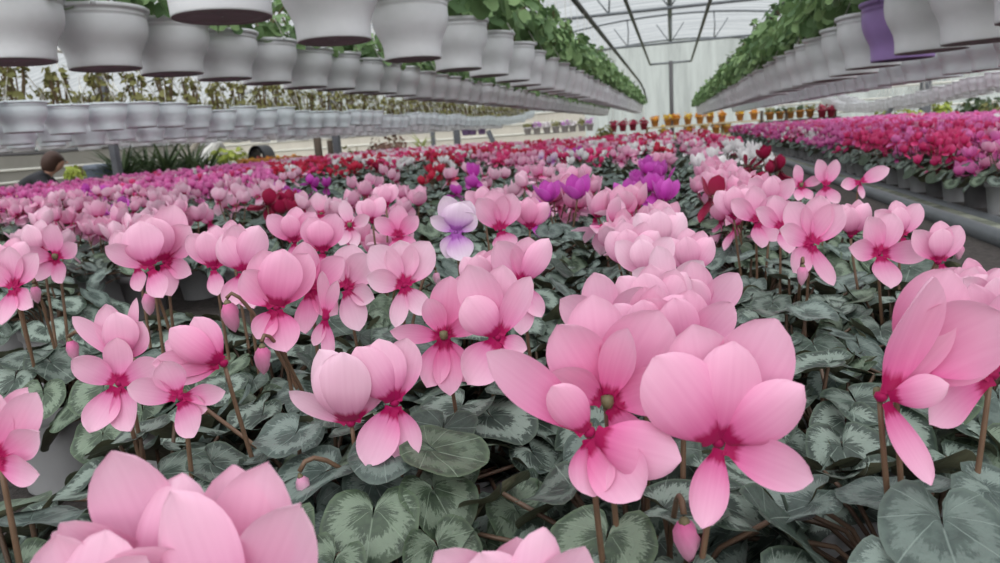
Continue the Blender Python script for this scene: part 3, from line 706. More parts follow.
def roundleaf_cloud(rs, n, rx, rz, z0, size, stems=0, spill=.3):
    mb = MB()
    for i in range(n):
        a = rs.uniform(0, 6.28); q = rs.uniform(.15, 1)**.6; e = rs.uniform(-spill, 1)
        d = unit([cos(a), sin(a), e*1.1]); C = np.array([d[0]*rx*q, d[1]*rx*q, z0+rz*(.25+.75*d[2])*q*rs.uniform(.8, 1.25)])
        nor = unit(d+rs.uniform(-.5, .5, 3)+[0, 0, .5]); tip = unit(np.cross(nor, rs.uniform(-1, 1, 3)))
        leaf(mb, C, tip, nor, size*rs.uniform(.7, 1.2), rs, 11, 3, rs.uniform(.05, .3), 0)
    for i in range(stems):
        a = rs.uniform(0, 6.28); d = np.array([cos(a)*.6, sin(a)*.6, 1])
        p = [np.array([d[0]*.03, d[1]*.03, z0-.04]), np.array([d[0]*.07, d[1]*.07, z0+rz*.5]), np.array([d[0]*rx*.9, d[1]*rx*.9, z0+rz*rs.uniform(.7, 1.2)])]
        tube(mb, p, .004, 4, 1, False)
        for q in range(3):
            C = p[2]*(.6+.2*q)+p[1]*(.4-.2*q); dd = unit(rs.uniform(-1, 1, 3)+[0, 0, .6])
            leaf(mb, C+dd*.02, unit(np.cross(dd, [.3, .2, .9])), dd, size*rs.uniform(.6, 1.1), rs, 9, 3, .2, 0)
    return mb
HZ = .19
FOLK = {
 'lush': [roundleaf_cloud(np.random.default_rng(40+i), 95, .25, .26, HZ+.02, .042, 6).mesh('foliage', [LUSH, BRANCH]) for i in range(4)],
 'medium': [roundleaf_cloud(np.random.default_rng(50+i), 60, .19, .15, HZ, .036, 5).mesh('foliage', [LUSH, BRANCH]) for i in range(3)],
 'small': [roundleaf_cloud(np.random.default_rng(60+i), 34, .14, .10, HZ, .03, 4).mesh('foliage', [OLIVE, BRANCH]) for i in range(3)],
 'sparse': [roundleaf_cloud(np.random.default_rng(70+i), 16, .10, .16, HZ, .024, 11).mesh('foliage', [OLIVE, BRANCH]) for i in range(4)]}
potmesh = {}
def get_pot(Rr, lod, pal, hs=1.0):
    k = (Rr, lod, pal, hs)
    if k not in potmesh:
        m_ = MB(); m_.merge(HP0 if lod == 0 else HP1, rot=np.diag([1, 1, hs]), sc=Rr)
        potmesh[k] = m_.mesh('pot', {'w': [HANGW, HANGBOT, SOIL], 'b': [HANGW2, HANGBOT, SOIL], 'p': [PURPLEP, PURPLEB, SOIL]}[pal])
    return potmesh[k]
hangmesh = {}
def get_hanger(Rr, top):
    k = (Rr, round(top, 2))
    if k not in hangmesh:
        mb = MB(); ap = np.array([0, 0, Rr*1.45+.26])
        for az in (.3, .3+2*pi/3, .3+4*pi/3):
            tube(mb, [np.array([cos(az)*Rr*1.02, sin(az)*Rr*1.02, Rr*1.42]), np.array([cos(az)*Rr*.45, sin(az)*Rr*.45, Rr*1.45+.14]), ap], .0028, 4)
        tube(mb, [ap, np.array([0, 0, (ap[2]+top)/2]), np.array([0, 0, top-.02]), np.array([.012, 0, top]), np.array([.02, 0, top-.012])], .0022, 4)
        hangmesh[k] = mb.mesh('hanger', [WIREW])
    return hangmesh[k]
hang_stuff = MB(); hsm = [HANGW, HANGBOT, SOIL, OLIVE, BRANCH]
hs_pot = hpot(10, 1); hs_fol = [roundleaf_cloud(np.random.default_rng(80+i), 10, .10, .13, HZ, .03, 4) for i in range(3)]
def row(X, zf, Ys, kind, top, place, pal, Rr=.13, maxi=99, purple=None, hs=1.0):
    for i, Y in enumerate(Ys):
        rs = np.random.default_rng(int(abs(X)*1000)+i)
        x = X(Y) if callable(X) else X
        x += rs.uniform(-.012, .012); z = CAMZ+zf(Y)+(rs.uniform(-.006, .006) if abs(x) < 3 else rs.uniform(-.028, .022))
        px, py, d = proj((x, Y, z+.1))
        if d < .3 or px < -90 or px > 1090: continue
        if i >= maxi:
            a = float(rs.uniform(0, 6.28)); rot = np.array(Matrix.Rotation(a, 3, 'Z'))
            hang_stuff.merge(hs_pot, rot=rot@np.diag([1, 1, hs]), loc=(x, Y, z), sc=Rr)
            if kind: hang_stuff.merge(hs_fol[i % 3], rot=rot, loc=(x, Y, z), mapm=[3, 4])
            continue
        isp = purple == i
        lab = f"white hanging bowl pot, {nth(i)} from the camera in the {place}" if not isp else 'purple hanging pot, the only one among white pots, upper right row'
        t = thing('hanging_pot', lab, 'hanging pot', (x, Y, z), 'white hanging pots' if not isp else None)
        t.rotation_euler = (0, 0, rs.uniform(0, 6.28))
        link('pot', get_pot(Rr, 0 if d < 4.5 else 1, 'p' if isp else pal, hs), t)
        dz = -Rr*1.45*(1-hs)
        if kind: link('foliage', FOLK[kind][i % len(FOLK[kind])], t, (0, 0, dz))
        link('hanger', get_hanger(Rr, top-z-dz), t, (0, 0, dz))
RL1, RR1, RL2, RR2 = CAMZ+1.13, CAMZ+.70, CAMZ+.98, CAMZ+.85
row(-.83, lambda y: .255+.02*min(1, y/6), list(np.concatenate([[1.30, 1.77, 2.33, 2.90, 3.42, 3.9], 4.35+.44*np.arange(34)])), 'lush', RL1, 'upper left row nearest the aisle', 'w')
row(-1.64, lambda y: .27, 1.59+.31*np.arange(56), 'medium', RL2, 'second upper left row', 'w', .138, hs=.84)
row(.73, lambda y: .142, 1.37+.33*np.arange(57), 'lush', RR1, 'upper right row nearest the aisle', 'w', .13, purple=4)
row(1.5, lambda y: .14, 2.4+.33*np.arange(50), 'small', RR2, 'second upper right row', 'b', .13)
def l3(y): return .18 if y < 14.5 else .18+.04*(y-14.5)**2/2
row(-3.3, l3, 2.9+.29*np.arange(51), 'sparse', CAMZ+.62, 'front low left row', 'b', .128, hs=.84)
def r3(y): return float(np.interp(y, [9, 10.5, 13.4, 16.9, 19, 21.6], [.22, .16, .02, -.08, -.04, .26]))
row(4.0, r3, 9.6+.27*np.arange(45), None, CAMZ+.75, 'sagging far right row', 'w', .128, 24)
for j, X in enumerate((-4.0, -4.8, -5.6, -6.4, -7.2)):
    row(X, lambda y, j=j: .14+.008*j, 2.6+.9*X/-4*1.0+.30*np.arange(46), 'sparse', CAMZ+.6, f'{nth(j+1)} low left row', 'b', .128, (14, 6, 0, 0, 0)[j], hs=.84)
row(4.4, r3, 10.2+.3*np.arange(38), None, CAMZ+.75, 'sagging far right return row', 'w', .128, 0)
tag(hang_stuff.build('hanging_pot_mass', hsm), 'dense far rows of white hanging pots receding in the low background', 'hanging pots', kind='stuff')
# rails the pots hang from
def pipe(name, label, cat, pts, r, mt, k=10, kind=None):
    mb = MB(); pts = np.asarray(pts, float); o_ = pts[0].copy(); tube(mb, pts-o_, r, k)
    return tag(mb.build(name, [mt], None, o_), label, cat, kind=kind)
def line(x, z, y0, y1, n=14): return [(x, y, z) for y in np.linspace(y0, y1, n)]
pipe('hanging_rail', 'dark pipe rail above the upper left pot row, curving down at its far end', 'pipe', line(-.83, RL1, .3, 19.6)+[(-.80, 20.4, RL1-.05), (-.74, 21, RL1-.2), (-.68, 21.3, RL1-.5)], .026, DKSTEEL)
pipe('hanging_rail', 'dark pipe rail above the upper right pot row', 'pipe', line(.73, RR1, .5, 19.4)+[(.72, 20.4, RR1-.1)], .026, DKSTEEL)
pipe('hanging_rail', 'thin rail over the second upper left pot row', 'pipe', line(-1.64, RL2, 1, 19.5), .012, STEEL)
pipe('hanging_rail', 'thin rail over the second upper right pot row', 'pipe', line(1.5, RR2, 1.5, 19), .012, STEEL)
pipe('hanging_rail', 'pale cable rail over the low left row of thin brownish plants', 'pipe', line(-3.3, CAMZ+.62, 2, 18), .012, WIREW)
pipe('hanging_rail', 'thin rail over the sagging far right row', 'pipe', line(4.0, CAMZ+.75, 8, 22), .012, STEEL)

# ------------------------------------------------------------------ greenhouse shell
def film_mat(name, rgb, tr=.4, streak=(1, 14, 1)):
    mt, N, L = nodemat(name)
    tc = N('ShaderNodeTexCoord'); mp = N('ShaderNodeMapping'); mp.inputs['Scale'].default_value = streak; L(tc.outputs['Object'], mp.inputs[0])
    nz = N('ShaderNodeTexNoise', i_Scale=.55, i_Detail=6.0, i_Roughness=.6); L(mp.outputs[0], nz.inputs['Vector'])
    c = s2l(*rgb); rp = ramp(N, [(.3, [x*.66 for x in c]), (.62, c)]); L(nz.outputs['Fac'], rp.inputs[0])
    t = N('ShaderNodeBsdfTranslucent'); L(rp.outputs[0], t.inputs[0]); d = N('ShaderNodeBsdfDiffuse'); L(rp.outputs[0], d.inputs[0])
    m0 = N('ShaderNodeMixShader', i_0=.35); L(t.outputs[0], m0.inputs[1]); L(d.outputs[0], m0.inputs[2])
    tp = N('ShaderNodeBsdfTransparent'); L(rp.outputs[0], tp.inputs[0])
    m1 = N('ShaderNodeMixShader', i_0=tr); L(m0.outputs[0], m1.inputs[1]); L(tp.outputs[0], m1.inputs[2])
    o = N('ShaderNodeOutputMaterial'); L(m1.outputs[0], o.inputs[0])
    return mt
FILM = film_mat('roof film', (238, 241, 243), .78)
GABLE = film_mat('gable film', (240, 244, 240), .78, (5, 1, .6))
SIDEW = plain('side wall panel', (138, 135, 128), .8, .1, 2)
YB, YF = 22.8, -6.0
HW, EZ, PK = 5.3, CAMZ+1.45, CAMZ+2.4
def archz(u): return EZ+(PK-EZ)*(1-abs(u)**2.0)
def struct(name, mb, mats, smooth=True):
    o = mb.build(name, mats, None, None, smooth); o['kind'] = 'structure'; return o
for nm, cx in (('ceiling', 0), ('ceiling_left', -2*HW), ('ceiling_right', 2*HW)):
    u = np.linspace(-1, 1, 25); ys = np.linspace(YF, YB, 8); mb = MB()
    V = [(cx+a*HW, y, archz(a)) for y in ys for a in u]
    mb.add(V, gridf(25, 8)); struct(nm, mb, [FILM])
mb = MB()
for cx in (0, -2*HW, 2*HW):
    u = np.linspace(-1, 1, 25); V = [(cx+a*HW, YB, FLOORZ) for a in u]+[(cx+a*HW, YB, archz(a)) for a in u]
    mb.add(V, gridf(25, 2))
struct('wall_back', mb, [GABLE])
mb = MB(); box(mb, (-3*HW+.05, YB-.09, FLOORZ), (-2.6, YB-.04, .9)); struct('baseboard_back', mb, [plain('beige back panel', (206, 200, 188), .8, .1, 2)], False)
for nm, sx in (('wall_left', -1), ('wall_right', 1)):
    mb = MB(); X = sx*3*HW
    mb.add([(X, YF, .75), (X, YB, .75), (X, YF, EZ), (X, YB, EZ)], [(0, 1, 3, 2)]); struct(nm, mb, [GABLE])
    mb = MB(); box(mb, (X-.04, YF, FLOORZ), (X+.04, YB, .75)); struct('baseboard_'+nm[5:], mb, [SIDEW], False)
FLOORM = plain('packed earth floor', (118, 112, 102), .95, .25, 3, bump=.3)
mb = MB(); box(mb, (-3*HW, YF, FLOORZ-.1), (3*HW, YB, FLOORZ)); struct('floor', mb, [FLOORM], False)
mb = MB(); box(mb, (-80, -20, FLOORZ-.3), (80, 90, FLOORZ-.12)); struct('ground', mb, [plain('grass outside', (120, 128, 96), .95, .3, .6)], False)
tn = 0
def trim(pts, r=.025, mt=STEEL, k=8):
    global tn
    tn += 1; mb = MB(); tube(mb, pts, r, k); return struct(f'trim_{tn}', mb, [mt])
HT = CAMZ+1.76
SP = 5.25
for Y in (YB-2*SP, YB-SP):
    trim([(-HW, Y, HT), (-2, Y, HT), (2, Y, HT), (HW, Y, HT)], .026)
    for x in (-2.6, -.95, 0, .95, 2.6):
        trim([(x, Y, HT), (x+.02, Y, (HT+archz(x/HW))/2), (x, Y, archz(x/HW))], .014)
    for x0, x1 in ((-.3, 0), (.3, 0), (1.25, .95), (-1.25, -.95)):
        trim([(x0, Y, HT+.42), ((x0+x1)/2, Y, HT+.2), (x1, Y, HT)], .011)
for Y in np.arange(YB-5*SP, YB+.1, SP):
    for cx in (0, -2*HW, 2*HW):
        trim([(cx+a*HW, Y-.03, archz(a)-.03) for a in np.linspace(-1, 1, 21)], .022)
for x, z in ((0, PK-.05), (-2.6, archz(2.6/HW)-.05), (2.6, archz(2.6/HW)-.05)):
    trim([(x, y, z) for y in np.linspace(YF, YB, 10)], .05 if x == 0 else .03)
trim([(-.60, y, HT-.05) for y in np.linspace(1.5, YB-.15, 12)], .03, DKSTEEL)
trim([(.58, y, HT-.05) for y in np.linspace(1.5, YB-.15, 12)], .03, DKSTEEL)
trim([(-.60, YB-.12, HT-.05), (0, YB-.12, HT-.05), (.58, YB-.12, HT-.05)], .03)
trim([(0, YB-.12, FLOORZ), (0, YB-.12, .5), (0, YB-.12, HT)], .06, DKSTEEL)
for x in (-3.6, 3.6):
    trim([(x, YB-.06, FLOORZ), (x, YB-.06, .6), (x, YB-.06, archz(x/HW))], .02)
for sx in (-1, 1):
    for z in (EZ, EZ-.12):
        trim([(sx*HW, y, z) for y in np.linspace(YF, YB, 8)], .06, POSTM)
for z in (-.35, .0, .3, .75, 1.2):
    trim([(-3*HW+.06, y, z) for y in np.linspace(YF, YB, 5)], .03, WIREW if z < .5 else STEEL)
    trim([(3*HW-.06, y, z) for y in np.linspace(YF, YB, 5)], .03, STEEL)
for z in (-.3, .0, .3, .6, .9):
    trim([(-3*HW, YB-.1, z), (-9, YB-.1, z), (-3, YB-.1, z)], .03, WIREW)
    trim([(3*HW, YB-.1, z), (9, YB-.1, z), (3, YB-.1, z)], .03, WIREW)
def post(px, X, label, w=.045):
    p = at_x(px, hy(px), X); Y = p[1]
    t = MB(); box(t, (-w, -w, 0), (w, w, EZ-FLOORZ)); box(t, (-w*1.8, -w*1.8, 0), (w*1.8, w*1.8, .02))
    o = t.build('support_post', [POSTM], None, (X, Y, FLOORZ), False); tag(o, label, 'post')
post(116, -HW, 'leaning-looking dark post left of the spiky green plants', .032)
post(337, -HW, 'thick dark grey post behind the field, left of the bare reddish shrub', .05)
post(457, -HW, 'dark grey post right of the green grass clump', .07)
post(433, -6.4, 'thinner dark post just right of the bare reddish shrub', .05)
post(925, HW, 'thick dark grey post under the sagging right pot row', .09)
post(511, -HW, 'grey post under the far end of the low left row', .06)
post(545, -HW, 'thin far grey post near the back wall, left of the red pots', .06)
pipe('hose', 'dark hose line sloping across the left background', 'hose', [at_x(-20, 156, -8), at_x(50, 153, -8), at_x(110, 146, -8)], .018, DKSTEEL)

# ------------------------------------------------------------------ things in the background
def place(px, py, d): return at_depth(px, py, d)
def ground_at(px, d):
    p = at_depth(px, hy(px), d); return np.array([p[0], p[1], FLOORZ])
def strap_plant(name, label, cat, px, d, top, n, length, mats, width=.02, seed=1, group=None):
    rs = np.random.default_rng(seed); g = ground_at(px, d)
    t = thing(name, label, cat, g, group)
    mb = MB()
    hh = top-FLOORZ-length*.8
    for i in range(n):
        a = rs.uniform(0, 6.28); e = rs.uniform(.25, 1.35); L_ = length*rs.uniform(.7, 1.1)
        D = np.array([cos(a)*cos(e), sin(a)*cos(e), sin(e)]); Nn = np.array([-cos(a)*sin(e), -sin(a)*sin(e), cos(e)])
        petal(mb, (0, 0, hh+rs.uniform(-.25, .1)), D, -Nn, L_, width*2*rs.uniform(.7, 1.2), 0, rs.uniform(5, 45), .2, 0, 3, 7, 0, 0, .35)
    mb.build('foliage', [mats], t)
    mb = MB(); tube(mb, [(0, 0, 0), (.01, 0, hh*.5), (0, 0, hh+.05)], .05, 8); mb.build('trunk', [BRANCH], t)
    return t
def shrub(label, px, d, top, rx, rz, n, mats, size, stems=8, seed=3, name='shrub', group=None):
    rs = np.random.default_rng(seed); g = ground_at(px, d)
    t = thing(name, label, 'shrub', g, group)
    h = top-FLOORZ
    roundleaf_cloud(rs, n, rx, rz, h-rz, size, 0).build('foliage', [mats, BRANCH], t)
    mb = MB()
    for i in range(stems):
        a = rs.uniform(0, 6.28); q = rs.uniform(.3, .9)
        tube(mb, [(.03*cos(a), .03*sin(a), 0), (rx*.3*cos(a), rx*.3*sin(a), (h-rz)*.8), (rx*q*cos(a), rx*q*sin(a), h-rz*rs.uniform(.1, .7))], [.014, .01, .005], 5)
    mb.build('stems', [BRANCH], t)
    return t
for i, (px, d, up) in enumerate([(122, 8.6, 22), (145, 9.2, 20), (166, 8.8, 22), (190, 9.4, 16), (205, 9.0, 12)]):
    z = CAMZ+(up+hy(px)-hy(px)-4)/FPX*d
    strap_plant('spiky_plant', f'tall spiky dark green plant, {nth(i)} from the left in the row behind the pot rows', 'plant', px, d, z, 110, .55, DKGREEN, .022, 20+i, 'spiky green plants')
strap_plant('grass_clump', 'bright green upright grassy plant between two grey posts', 'plant', 421, 13, CAMZ+.10, 40, .36, YGREEN, .018, 31)
shrub('bare reddish brown twiggy shrub in front of the pale wall', 388, 13.5, CAMZ+.16, .42, .45, 190, plain('reddish twigs', (126, 96, 84), .9, .2, 5), .045, 26, 5)
shrub('small olive green bush hanging beside the red pots at the back', 605, 17.5, CAMZ+.08, .24, .34, 110, OLIVE, .04, 6, 6)
shrub('low yellow green bush right of the white covered heap', 228, 10.5, CAMZ+.10, .30, .22, 90, YGREEN, .045, 6, 7)
shrub('small lime green plant behind the flowers beside the person', 73, 6.6, CAMZ-.0, .10, .12, 50, YGREEN, .03, 4, 8)
shrub('yellow green bush under the sagging right pot row, left of the post', 900, 15.0, CAMZ+.06, .55, .45, 130, YGREEN, .06, 6, 9)
shrub('yellow flowered bush right of the thick right post', 942, 15.5, CAMZ+.10, .22, .3, 80, YGREEN, .05, 6, 10)
shrub('dark green bush by the right side wall', 985, 16.5, CAMZ+.16, .6, .45, 130, DKGREEN, .07, 6, 11)
shrub('olive green bush left of the dark wooden post', 350, 12.5, CAMZ+.02, .2, .4, 70, OLIVE, .04, 6, 12)
shrub('dark leafy shrub at the far right edge below the pots', 1010, 13.5, CAMZ+.02, .55, .4, 120, OLIVE, .06, 6, 13)
# outside, seen faintly through the film
for i, (x, y, h, w) in enumerate([(-19, 10, 2.2, 1.6), (-20, 15, 2.6, 1.8), (-19.5, 20, 2.3, 1.7), (19, 16, 2.4, 1.7), (20, 22, 2.6, 1.8)]):
    rs = np.random.default_rng(60+i); t = thing('shrub', ['low', 'broad', 'tall', 'rounded', 'far'][i]+' green shrub outside the '+('left' if x < 0 else 'right')+' side wall', 'shrub', (x, y, FLOORZ-.12))
    roundleaf_cloud(rs, 160, w, h*.7, h*.35, .16, 0, 1.0).build('foliage', [DKGREEN, BRANCH], t)
    mb = MB(); tube(mb, [(0, 0, 0), (.05, 0, h*.4), (0, 0, h*.7)], .07, 8); mb.build('trunk', [BRANCH], t)
# wooden posts and X brace
def dn(a, b):
    v = np.asarray(b)-np.asarray(a); return np.asarray(a)+v*((FLOORZ-a[2])/v[2])
def bar(label, a, b, r, mt, cat='post', name='timber_post'):
    return pipe(name, label, cat, [a, (np.asarray(a)+np.asarray(b))/2, b], r, mt, 8)
WOODD = plain('dark weathered wood', (84, 72, 62), .85, .25, 14)
PALEW = plain('pale weathered wood', (160, 152, 140), .85, .15, 14)
g = ground_at(318, 12.5); bar('dark brown timber post, left of the thick grey post', g, g+[0, 0, 1.25], .07, WOODD)
g = ground_at(330, 12.7); bar('second dark timber post touching the thick grey post', g, g+[0, 0, 1.2], .05, WOODD)
bar('pale brace leaning left, half of the crossed pair', at_depth(177, 142, 9.8), dn(at_depth(177, 142, 9.8), at_depth(202, 172, 9.8)), .025, PALEW, 'brace', 'cross_brace')
bar('pale brace leaning right, thicker half of the crossed pair', at_depth(198, 141, 9.6), dn(at_depth(198, 141, 9.6), at_depth(176, 172, 9.6)), .035, PALEW, 'brace', 'cross_brace')
bar('dark slanting brace under the far end of the low left row', at_depth(488, 131, 14), dn(at_depth(488, 131, 14), at_depth(497, 150, 14)), .05, POSTM, 'brace', 'slanting_brace')
bar('dark slanting brace under the sagging right pot row', at_depth(893, 106, 13.5), dn(at_depth(893, 106, 13.5), at_depth(879, 128, 13.5)), .04, POSTM, 'brace', 'slanting_brace')
# white covered heap
mb = MB(); u = np.linspace(0, 1, 13); rows = []
for v in np.linspace(0, 1, 7):
    rows.append(np.stack([(u-.5)*.5, np.full(13, (v-.5)*.5), 1.28*(1-(2*abs(u-.5))**4)*(1-.25*(2*abs(v-.5))**3)+.05*np.sin(9*u+4*v)], 1))
mb.add(np.concatenate(rows), gridf(13, 7)); g = ground_at(215, 10.8)
tag(mb.build('covered_heap', [plain('white sheet', (214, 212, 208), .8, .06, 4)], None, g), 'heap covered in a white sheet behind the pink band of flowers', 'heap')
# orange crates in a row
CR_ = plain('orange crate plastic', (196, 132, 72), .6, .1, 10)
proto_cr = None
for i in range(7):
    px = 243+8.4*i; g = ground_at(px, 10.2)
    mb = MB(); w, h = .055, .12
    for (a, b_) in (((-w, -.1, 0), (w, .1, .012)), ((-w, -.1, 0), (-w+.008, .1, h)), ((w-.008, -.1, 0), (w, .1, h)), ((-w, -.1, 0), (w, -.092, h)), ((-w, .092, 0), (w, .1, h)), ((-w-.006, -.106, h-.02), (w+.006, -.09, h))):
        box(mb, a, b_)
    zt = CAMZ-.105
    t = thing('crate', f'orange crate, {nth(i)} from the left in the row behind the field', 'crate', (g[0], g[1], zt-.12), 'orange crates')
    mb.build('crate_box', [CR_], t, None, False)
    roundleaf_cloud(np.random.default_rng(i), 14, .055, .05, .1, .02, 0).build('contents', [(ORANGEF, YELLOWF, plain('red bloom', (176, 60, 60)))[i % 3], BRANCH], t)
g0, g1 = ground_at(238, 10.2), ground_at(303, 10.2)
mb = MB(); c = (g0+g1)/2; zt = CAMZ-.225
dv = unit(g1-g0); W_ = np.linalg.norm(g1-g0)/2+.05; nv_ = np.array([-dv[1], dv[0], 0])
def obox(mb, c, hx, hyy, z0, z1, mat=0):
    v = [c+dv*sx*hx+nv_*sy*hyy+np.array([0, 0, z]) for z in (z0, z1) for sx, sy in ((-1, -1), (1, -1), (1, 1), (-1, 1))]
    mb.add(v, [(0, 3, 2, 1), (4, 5, 6, 7), (0, 1, 5, 4), (1, 2, 6, 5), (2, 3, 7, 6), (3, 0, 4, 7)], None, mat)
t = thing('crate_table', 'low table carrying the row of orange crates', 'table', c)
mb = MB(); obox(mb, np.zeros(3), W_, .14, zt-.15-FLOORZ, zt-.12-FLOORZ); mb.build('tabletop', [PALEW], t, None, False)
for sx in (-1, 1):
    for sy in (-1, 1):
        mb = MB(); obox(mb, dv*sx*(W_-.06)+nv_*sy*.1, .02, .02, 0, zt-.15-FLOORZ); mb.build('leg', [PALEW], t, None, False)
# dark hooded cart
g = ground_at(261, 15.5); t = thing('garden_cart', 'black hooded cart with an open arched back, behind the orange crates', 'cart', g)
BLK = plain('black plastic', (44, 44, 48), .5, .1, 10)
mb = MB(); a = np.linspace(0, pi, 13)
for y0, y1 in ((-.22, .22),):
    V = [(.20*cos(q)*1.0, y, .92+.30*sin(q)) for y in (y0, y1) for q in a]+[(.16*cos(q), y, .92+.23*sin(q)) for y in (y1, y0) for q in a]
    mb.add(V, gridf(13, 4))
mb.build('hood', [BLK], t)
mb = MB(); box(mb, (-.22, -.25, .55), (.22, .25, .92)); mb.build('cart_body', [BLK], t, None, False)
for sx in (-1, 1):
    mb = MB(); lathe(mb, [(.05, -.03), (.22, -.03), (.25, -.015), (.25, .015), (.22, .03), (.05, .03)], 18); m2 = MB(); m2.merge(mb, rot=np.array(Matrix.Rotation(pi/2, 3, 'Y'))); m2.build('wheel', [BLK], t, (sx*.26, 0, .25))
mb = MB(); tube(mb, [(-.2, -.24, .5), (0, -.24, .3), (.2, -.24, .5)], .02, 6); mb.build('axle_frame', [STEEL], t)
# blue grey bin
g = ground_at(97, 8.8); t = thing('storage_bin', 'blue grey storage bin right of the person', 'bin', g); t.scale = (.75, .75, 1.12)
mb = MB(); lathe(mb, [(.01, 0), (.17, 0), (.19, .6), (.205, .88), (.21, .9), (.2, .92), (.01, .9)], 16); mb.build('bin_body', [plain('blue grey plastic', (96, 106, 126), .6)], t)
mb = MB(); lathe(mb, [(.01, .9), (.22, .9), (.22, .94), (.19, .96), (.01, .965)], 16); mb.build('lid', [plain('blue grey lid', (110, 118, 132), .6)], t)

# coloured pots on the racks at the far end
def small_pot(px, py, d, potc, flow, label, name, group, hang=False):
    p = at_depth(px, py, d); t = thing(name, label, 'potted flower', p, group); t.scale = (1.35,)*3
    mb = MB(); lathe(mb, [(.002, 0), (.055, 0), (.075, .12), (.085, .122), (.085, .145), (.075, .145), (.002, .13)], 12); mb.build('pot', [potc], t)
    roundleaf_cloud(np.random.default_rng(int(px)), 36, .10, .12, .13, .03, 0).build('blossoms', [flow, BRANCH], t)
    if hang:
        mb = MB(); tube(mb, [(0, 0, .14), (0, 0, .3), (0, 0, .45), (.01, 0, .47)], .004, 4); mb.build('hanger', [WIREW], t)
    return t
TERRA = plain('orange pot', (176, 120, 60), .7); REDP = plain('red pot', (140, 30, 56), .6); PALEP = plain('pale pot', (196, 190, 192), .6)
REDF = green_mat('deep red blossom', (140, 30, 60), (170, 50, 80))
DB = 20.0
xs = [655, 668, 676, 688, 700, 710, 722, 740, 754]
for i, px in enumerate(xs):
    small_pot(px, hy(px)+3.5, DB, TERRA, (ORANGEF, YELLOWF)[i % 2], f'orange flowering pot, {nth(i)} from the left on the upper rack shelf at the back', 'potted_flower', 'orange pots on the upper back shelf')
for i, px in enumerate([664, 690, 704, 716, 727]):
    small_pot(px, hy(px)+15, DB, TERRA, (YELLOWF, ORANGEF)[i % 2], f'orange flowering pot, {nth(i)} from the left on the lower rack shelf at the back', 'potted_flower', 'orange pots on the lower back shelf')
for i, px in enumerate([613.5, 623, 633, 644]):
    small_pot(px, hy(px)+6, DB, REDP, REDF, f'deep red hanging pot, {nth(i)} from the left beside the olive bush', 'potted_flower', 'red pots at the back', True)
for i, px in enumerate([528, 537, 547, 556, 565, 573, 582, 590]):
    small_pot(px, hy(px)+3, 19, PALEP, (OLIVE, LILAC, WHITE)[i % 3], f'small pale hanging pot, {nth(i)} from the left in the row before the back wall', 'potted_flower', 'small pale pots at the back', True)
for i, px in enumerate([466, 473, 482]):
    p = small_pot(px, hy(px)-1, 16, PURPLEP, LILAC, f'mauve hanging pot, {nth(i)} of three under the low left row end', 'potted_flower', 'mauve hanging pots', True)
for i, px in enumerate([822, 831]):
    small_pot(px, hy(px)+6, 18, REDP, REDF, f'dark red pot, {nth(i)} of two on the brown rack at the right', 'potted_flower', 'red pots on the brown rack')
for i, px in enumerate([770, 780, 790, 800, 810]):
    small_pot(px, hy(px)+5, 18.5, TERRA, (OLIVE, DKGREEN)[i % 2], f'brown potted plant, {nth(i)} from the left on the brown rack', 'potted_plant', 'plants on the brown rack')
def rack(name, label, pxa, pxb, d, offs, mt, h=None):
    A, B = ground_at(pxa, d), ground_at(pxb, d); c = (A+B)/2; dv2 = unit(B-A); nn = np.array([-dv2[1], dv2[0], 0]); hw = np.linalg.norm(B-A)/2
    t = thing(name, label, 'rack', c)
    global dv, nv_
    dv, nv_ = dv2, nn
    for o_ in offs:
        z = CAMZ-o_/FPX*d*.98-FLOORZ
        mb = MB(); obox(mb, np.zeros(3), hw, .2, z-.05, z-.008); mb.build('shelf', [mt], t, None, False)
    top = CAMZ-(offs[0] if h is None else h)/FPX*d-FLOORZ
    for sx in (-1, -.33, .33, 1):
        mb = MB(); obox(mb, dv*sx*hw+nn*.16, .03, .03, 0, top); mb.build('upright', [mt], t, None, False)
rack('plant_rack', 'beige two-shelf rack of orange flowers against the back wall', 648, 762, DB, (3.5, 15), plain('beige boards', (186, 170, 140), .8))
rack('plant_rack', 'brown wooden rack of plants at the right of the orange flowers', 764, 838, 18.3, (5.5,), WOODD, -5)
rack('plant_rack', 'pale shelf under the red pots at the back', 606, 650, DB, (13,), PALEW)

# ------------------------------------------------------------------ the person stooping over the plants on the left
JK = plain('black padded jacket', (40, 40, 46), .7, .2, 30, bump=.3); TR = plain('dark trousers', (50, 52, 60), .8)
SKIN = plain('skin', (196, 150, 128), .6, .05); HAIR = plain('dark brown hair', (70, 48, 40), .6, .25, 60); SHOE = plain('dark shoe', (40, 38, 36), .6)
def skin_obj(name, verts, edges, mat, parent=None, sub=2, mats=None):
    me = bpy.data.meshes.new(name); me.from_pydata([v[:3] for v in verts], edges, []); me.update()
    o = link(name, me, parent); md = o.modifiers.new('Skin', 'SKIN'); md.use_smooth_shade = True
    for i, v in enumerate(verts):
        r = v[3]; me.skin_vertices[0].data[i].radius = (r, v[4] if len(v) > 4 else r)
    me.skin_vertices[0].data[0].use_root = True
    o.modifiers.new('Subdivision', 'SUBSURF').levels = sub; o.modifiers['Subdivision'].render_levels = sub
    me.materials.append(mat)
    return o
gp = ground_at(14, 8.9)
P = thing('person', 'person in a black padded jacket with dark hair, stooping behind the flowers at far left', 'person', gp)
P.rotation_euler = (0, 0, R(35)); P.scale = (1.1, 1.1, .84); P.location.z = FLOORZ       # faces along local +X
V = [(0, 0, .80, .13), (.10, 0, .98, .125), (.22, 0, 1.13, .14), (.31, 0, 1.20, .07), (.37, 0, 1.24, .05), (.41, 0, 1.29, .085), (.43, 0, 1.36, .095), (.43, 0, 1.43, .06)]
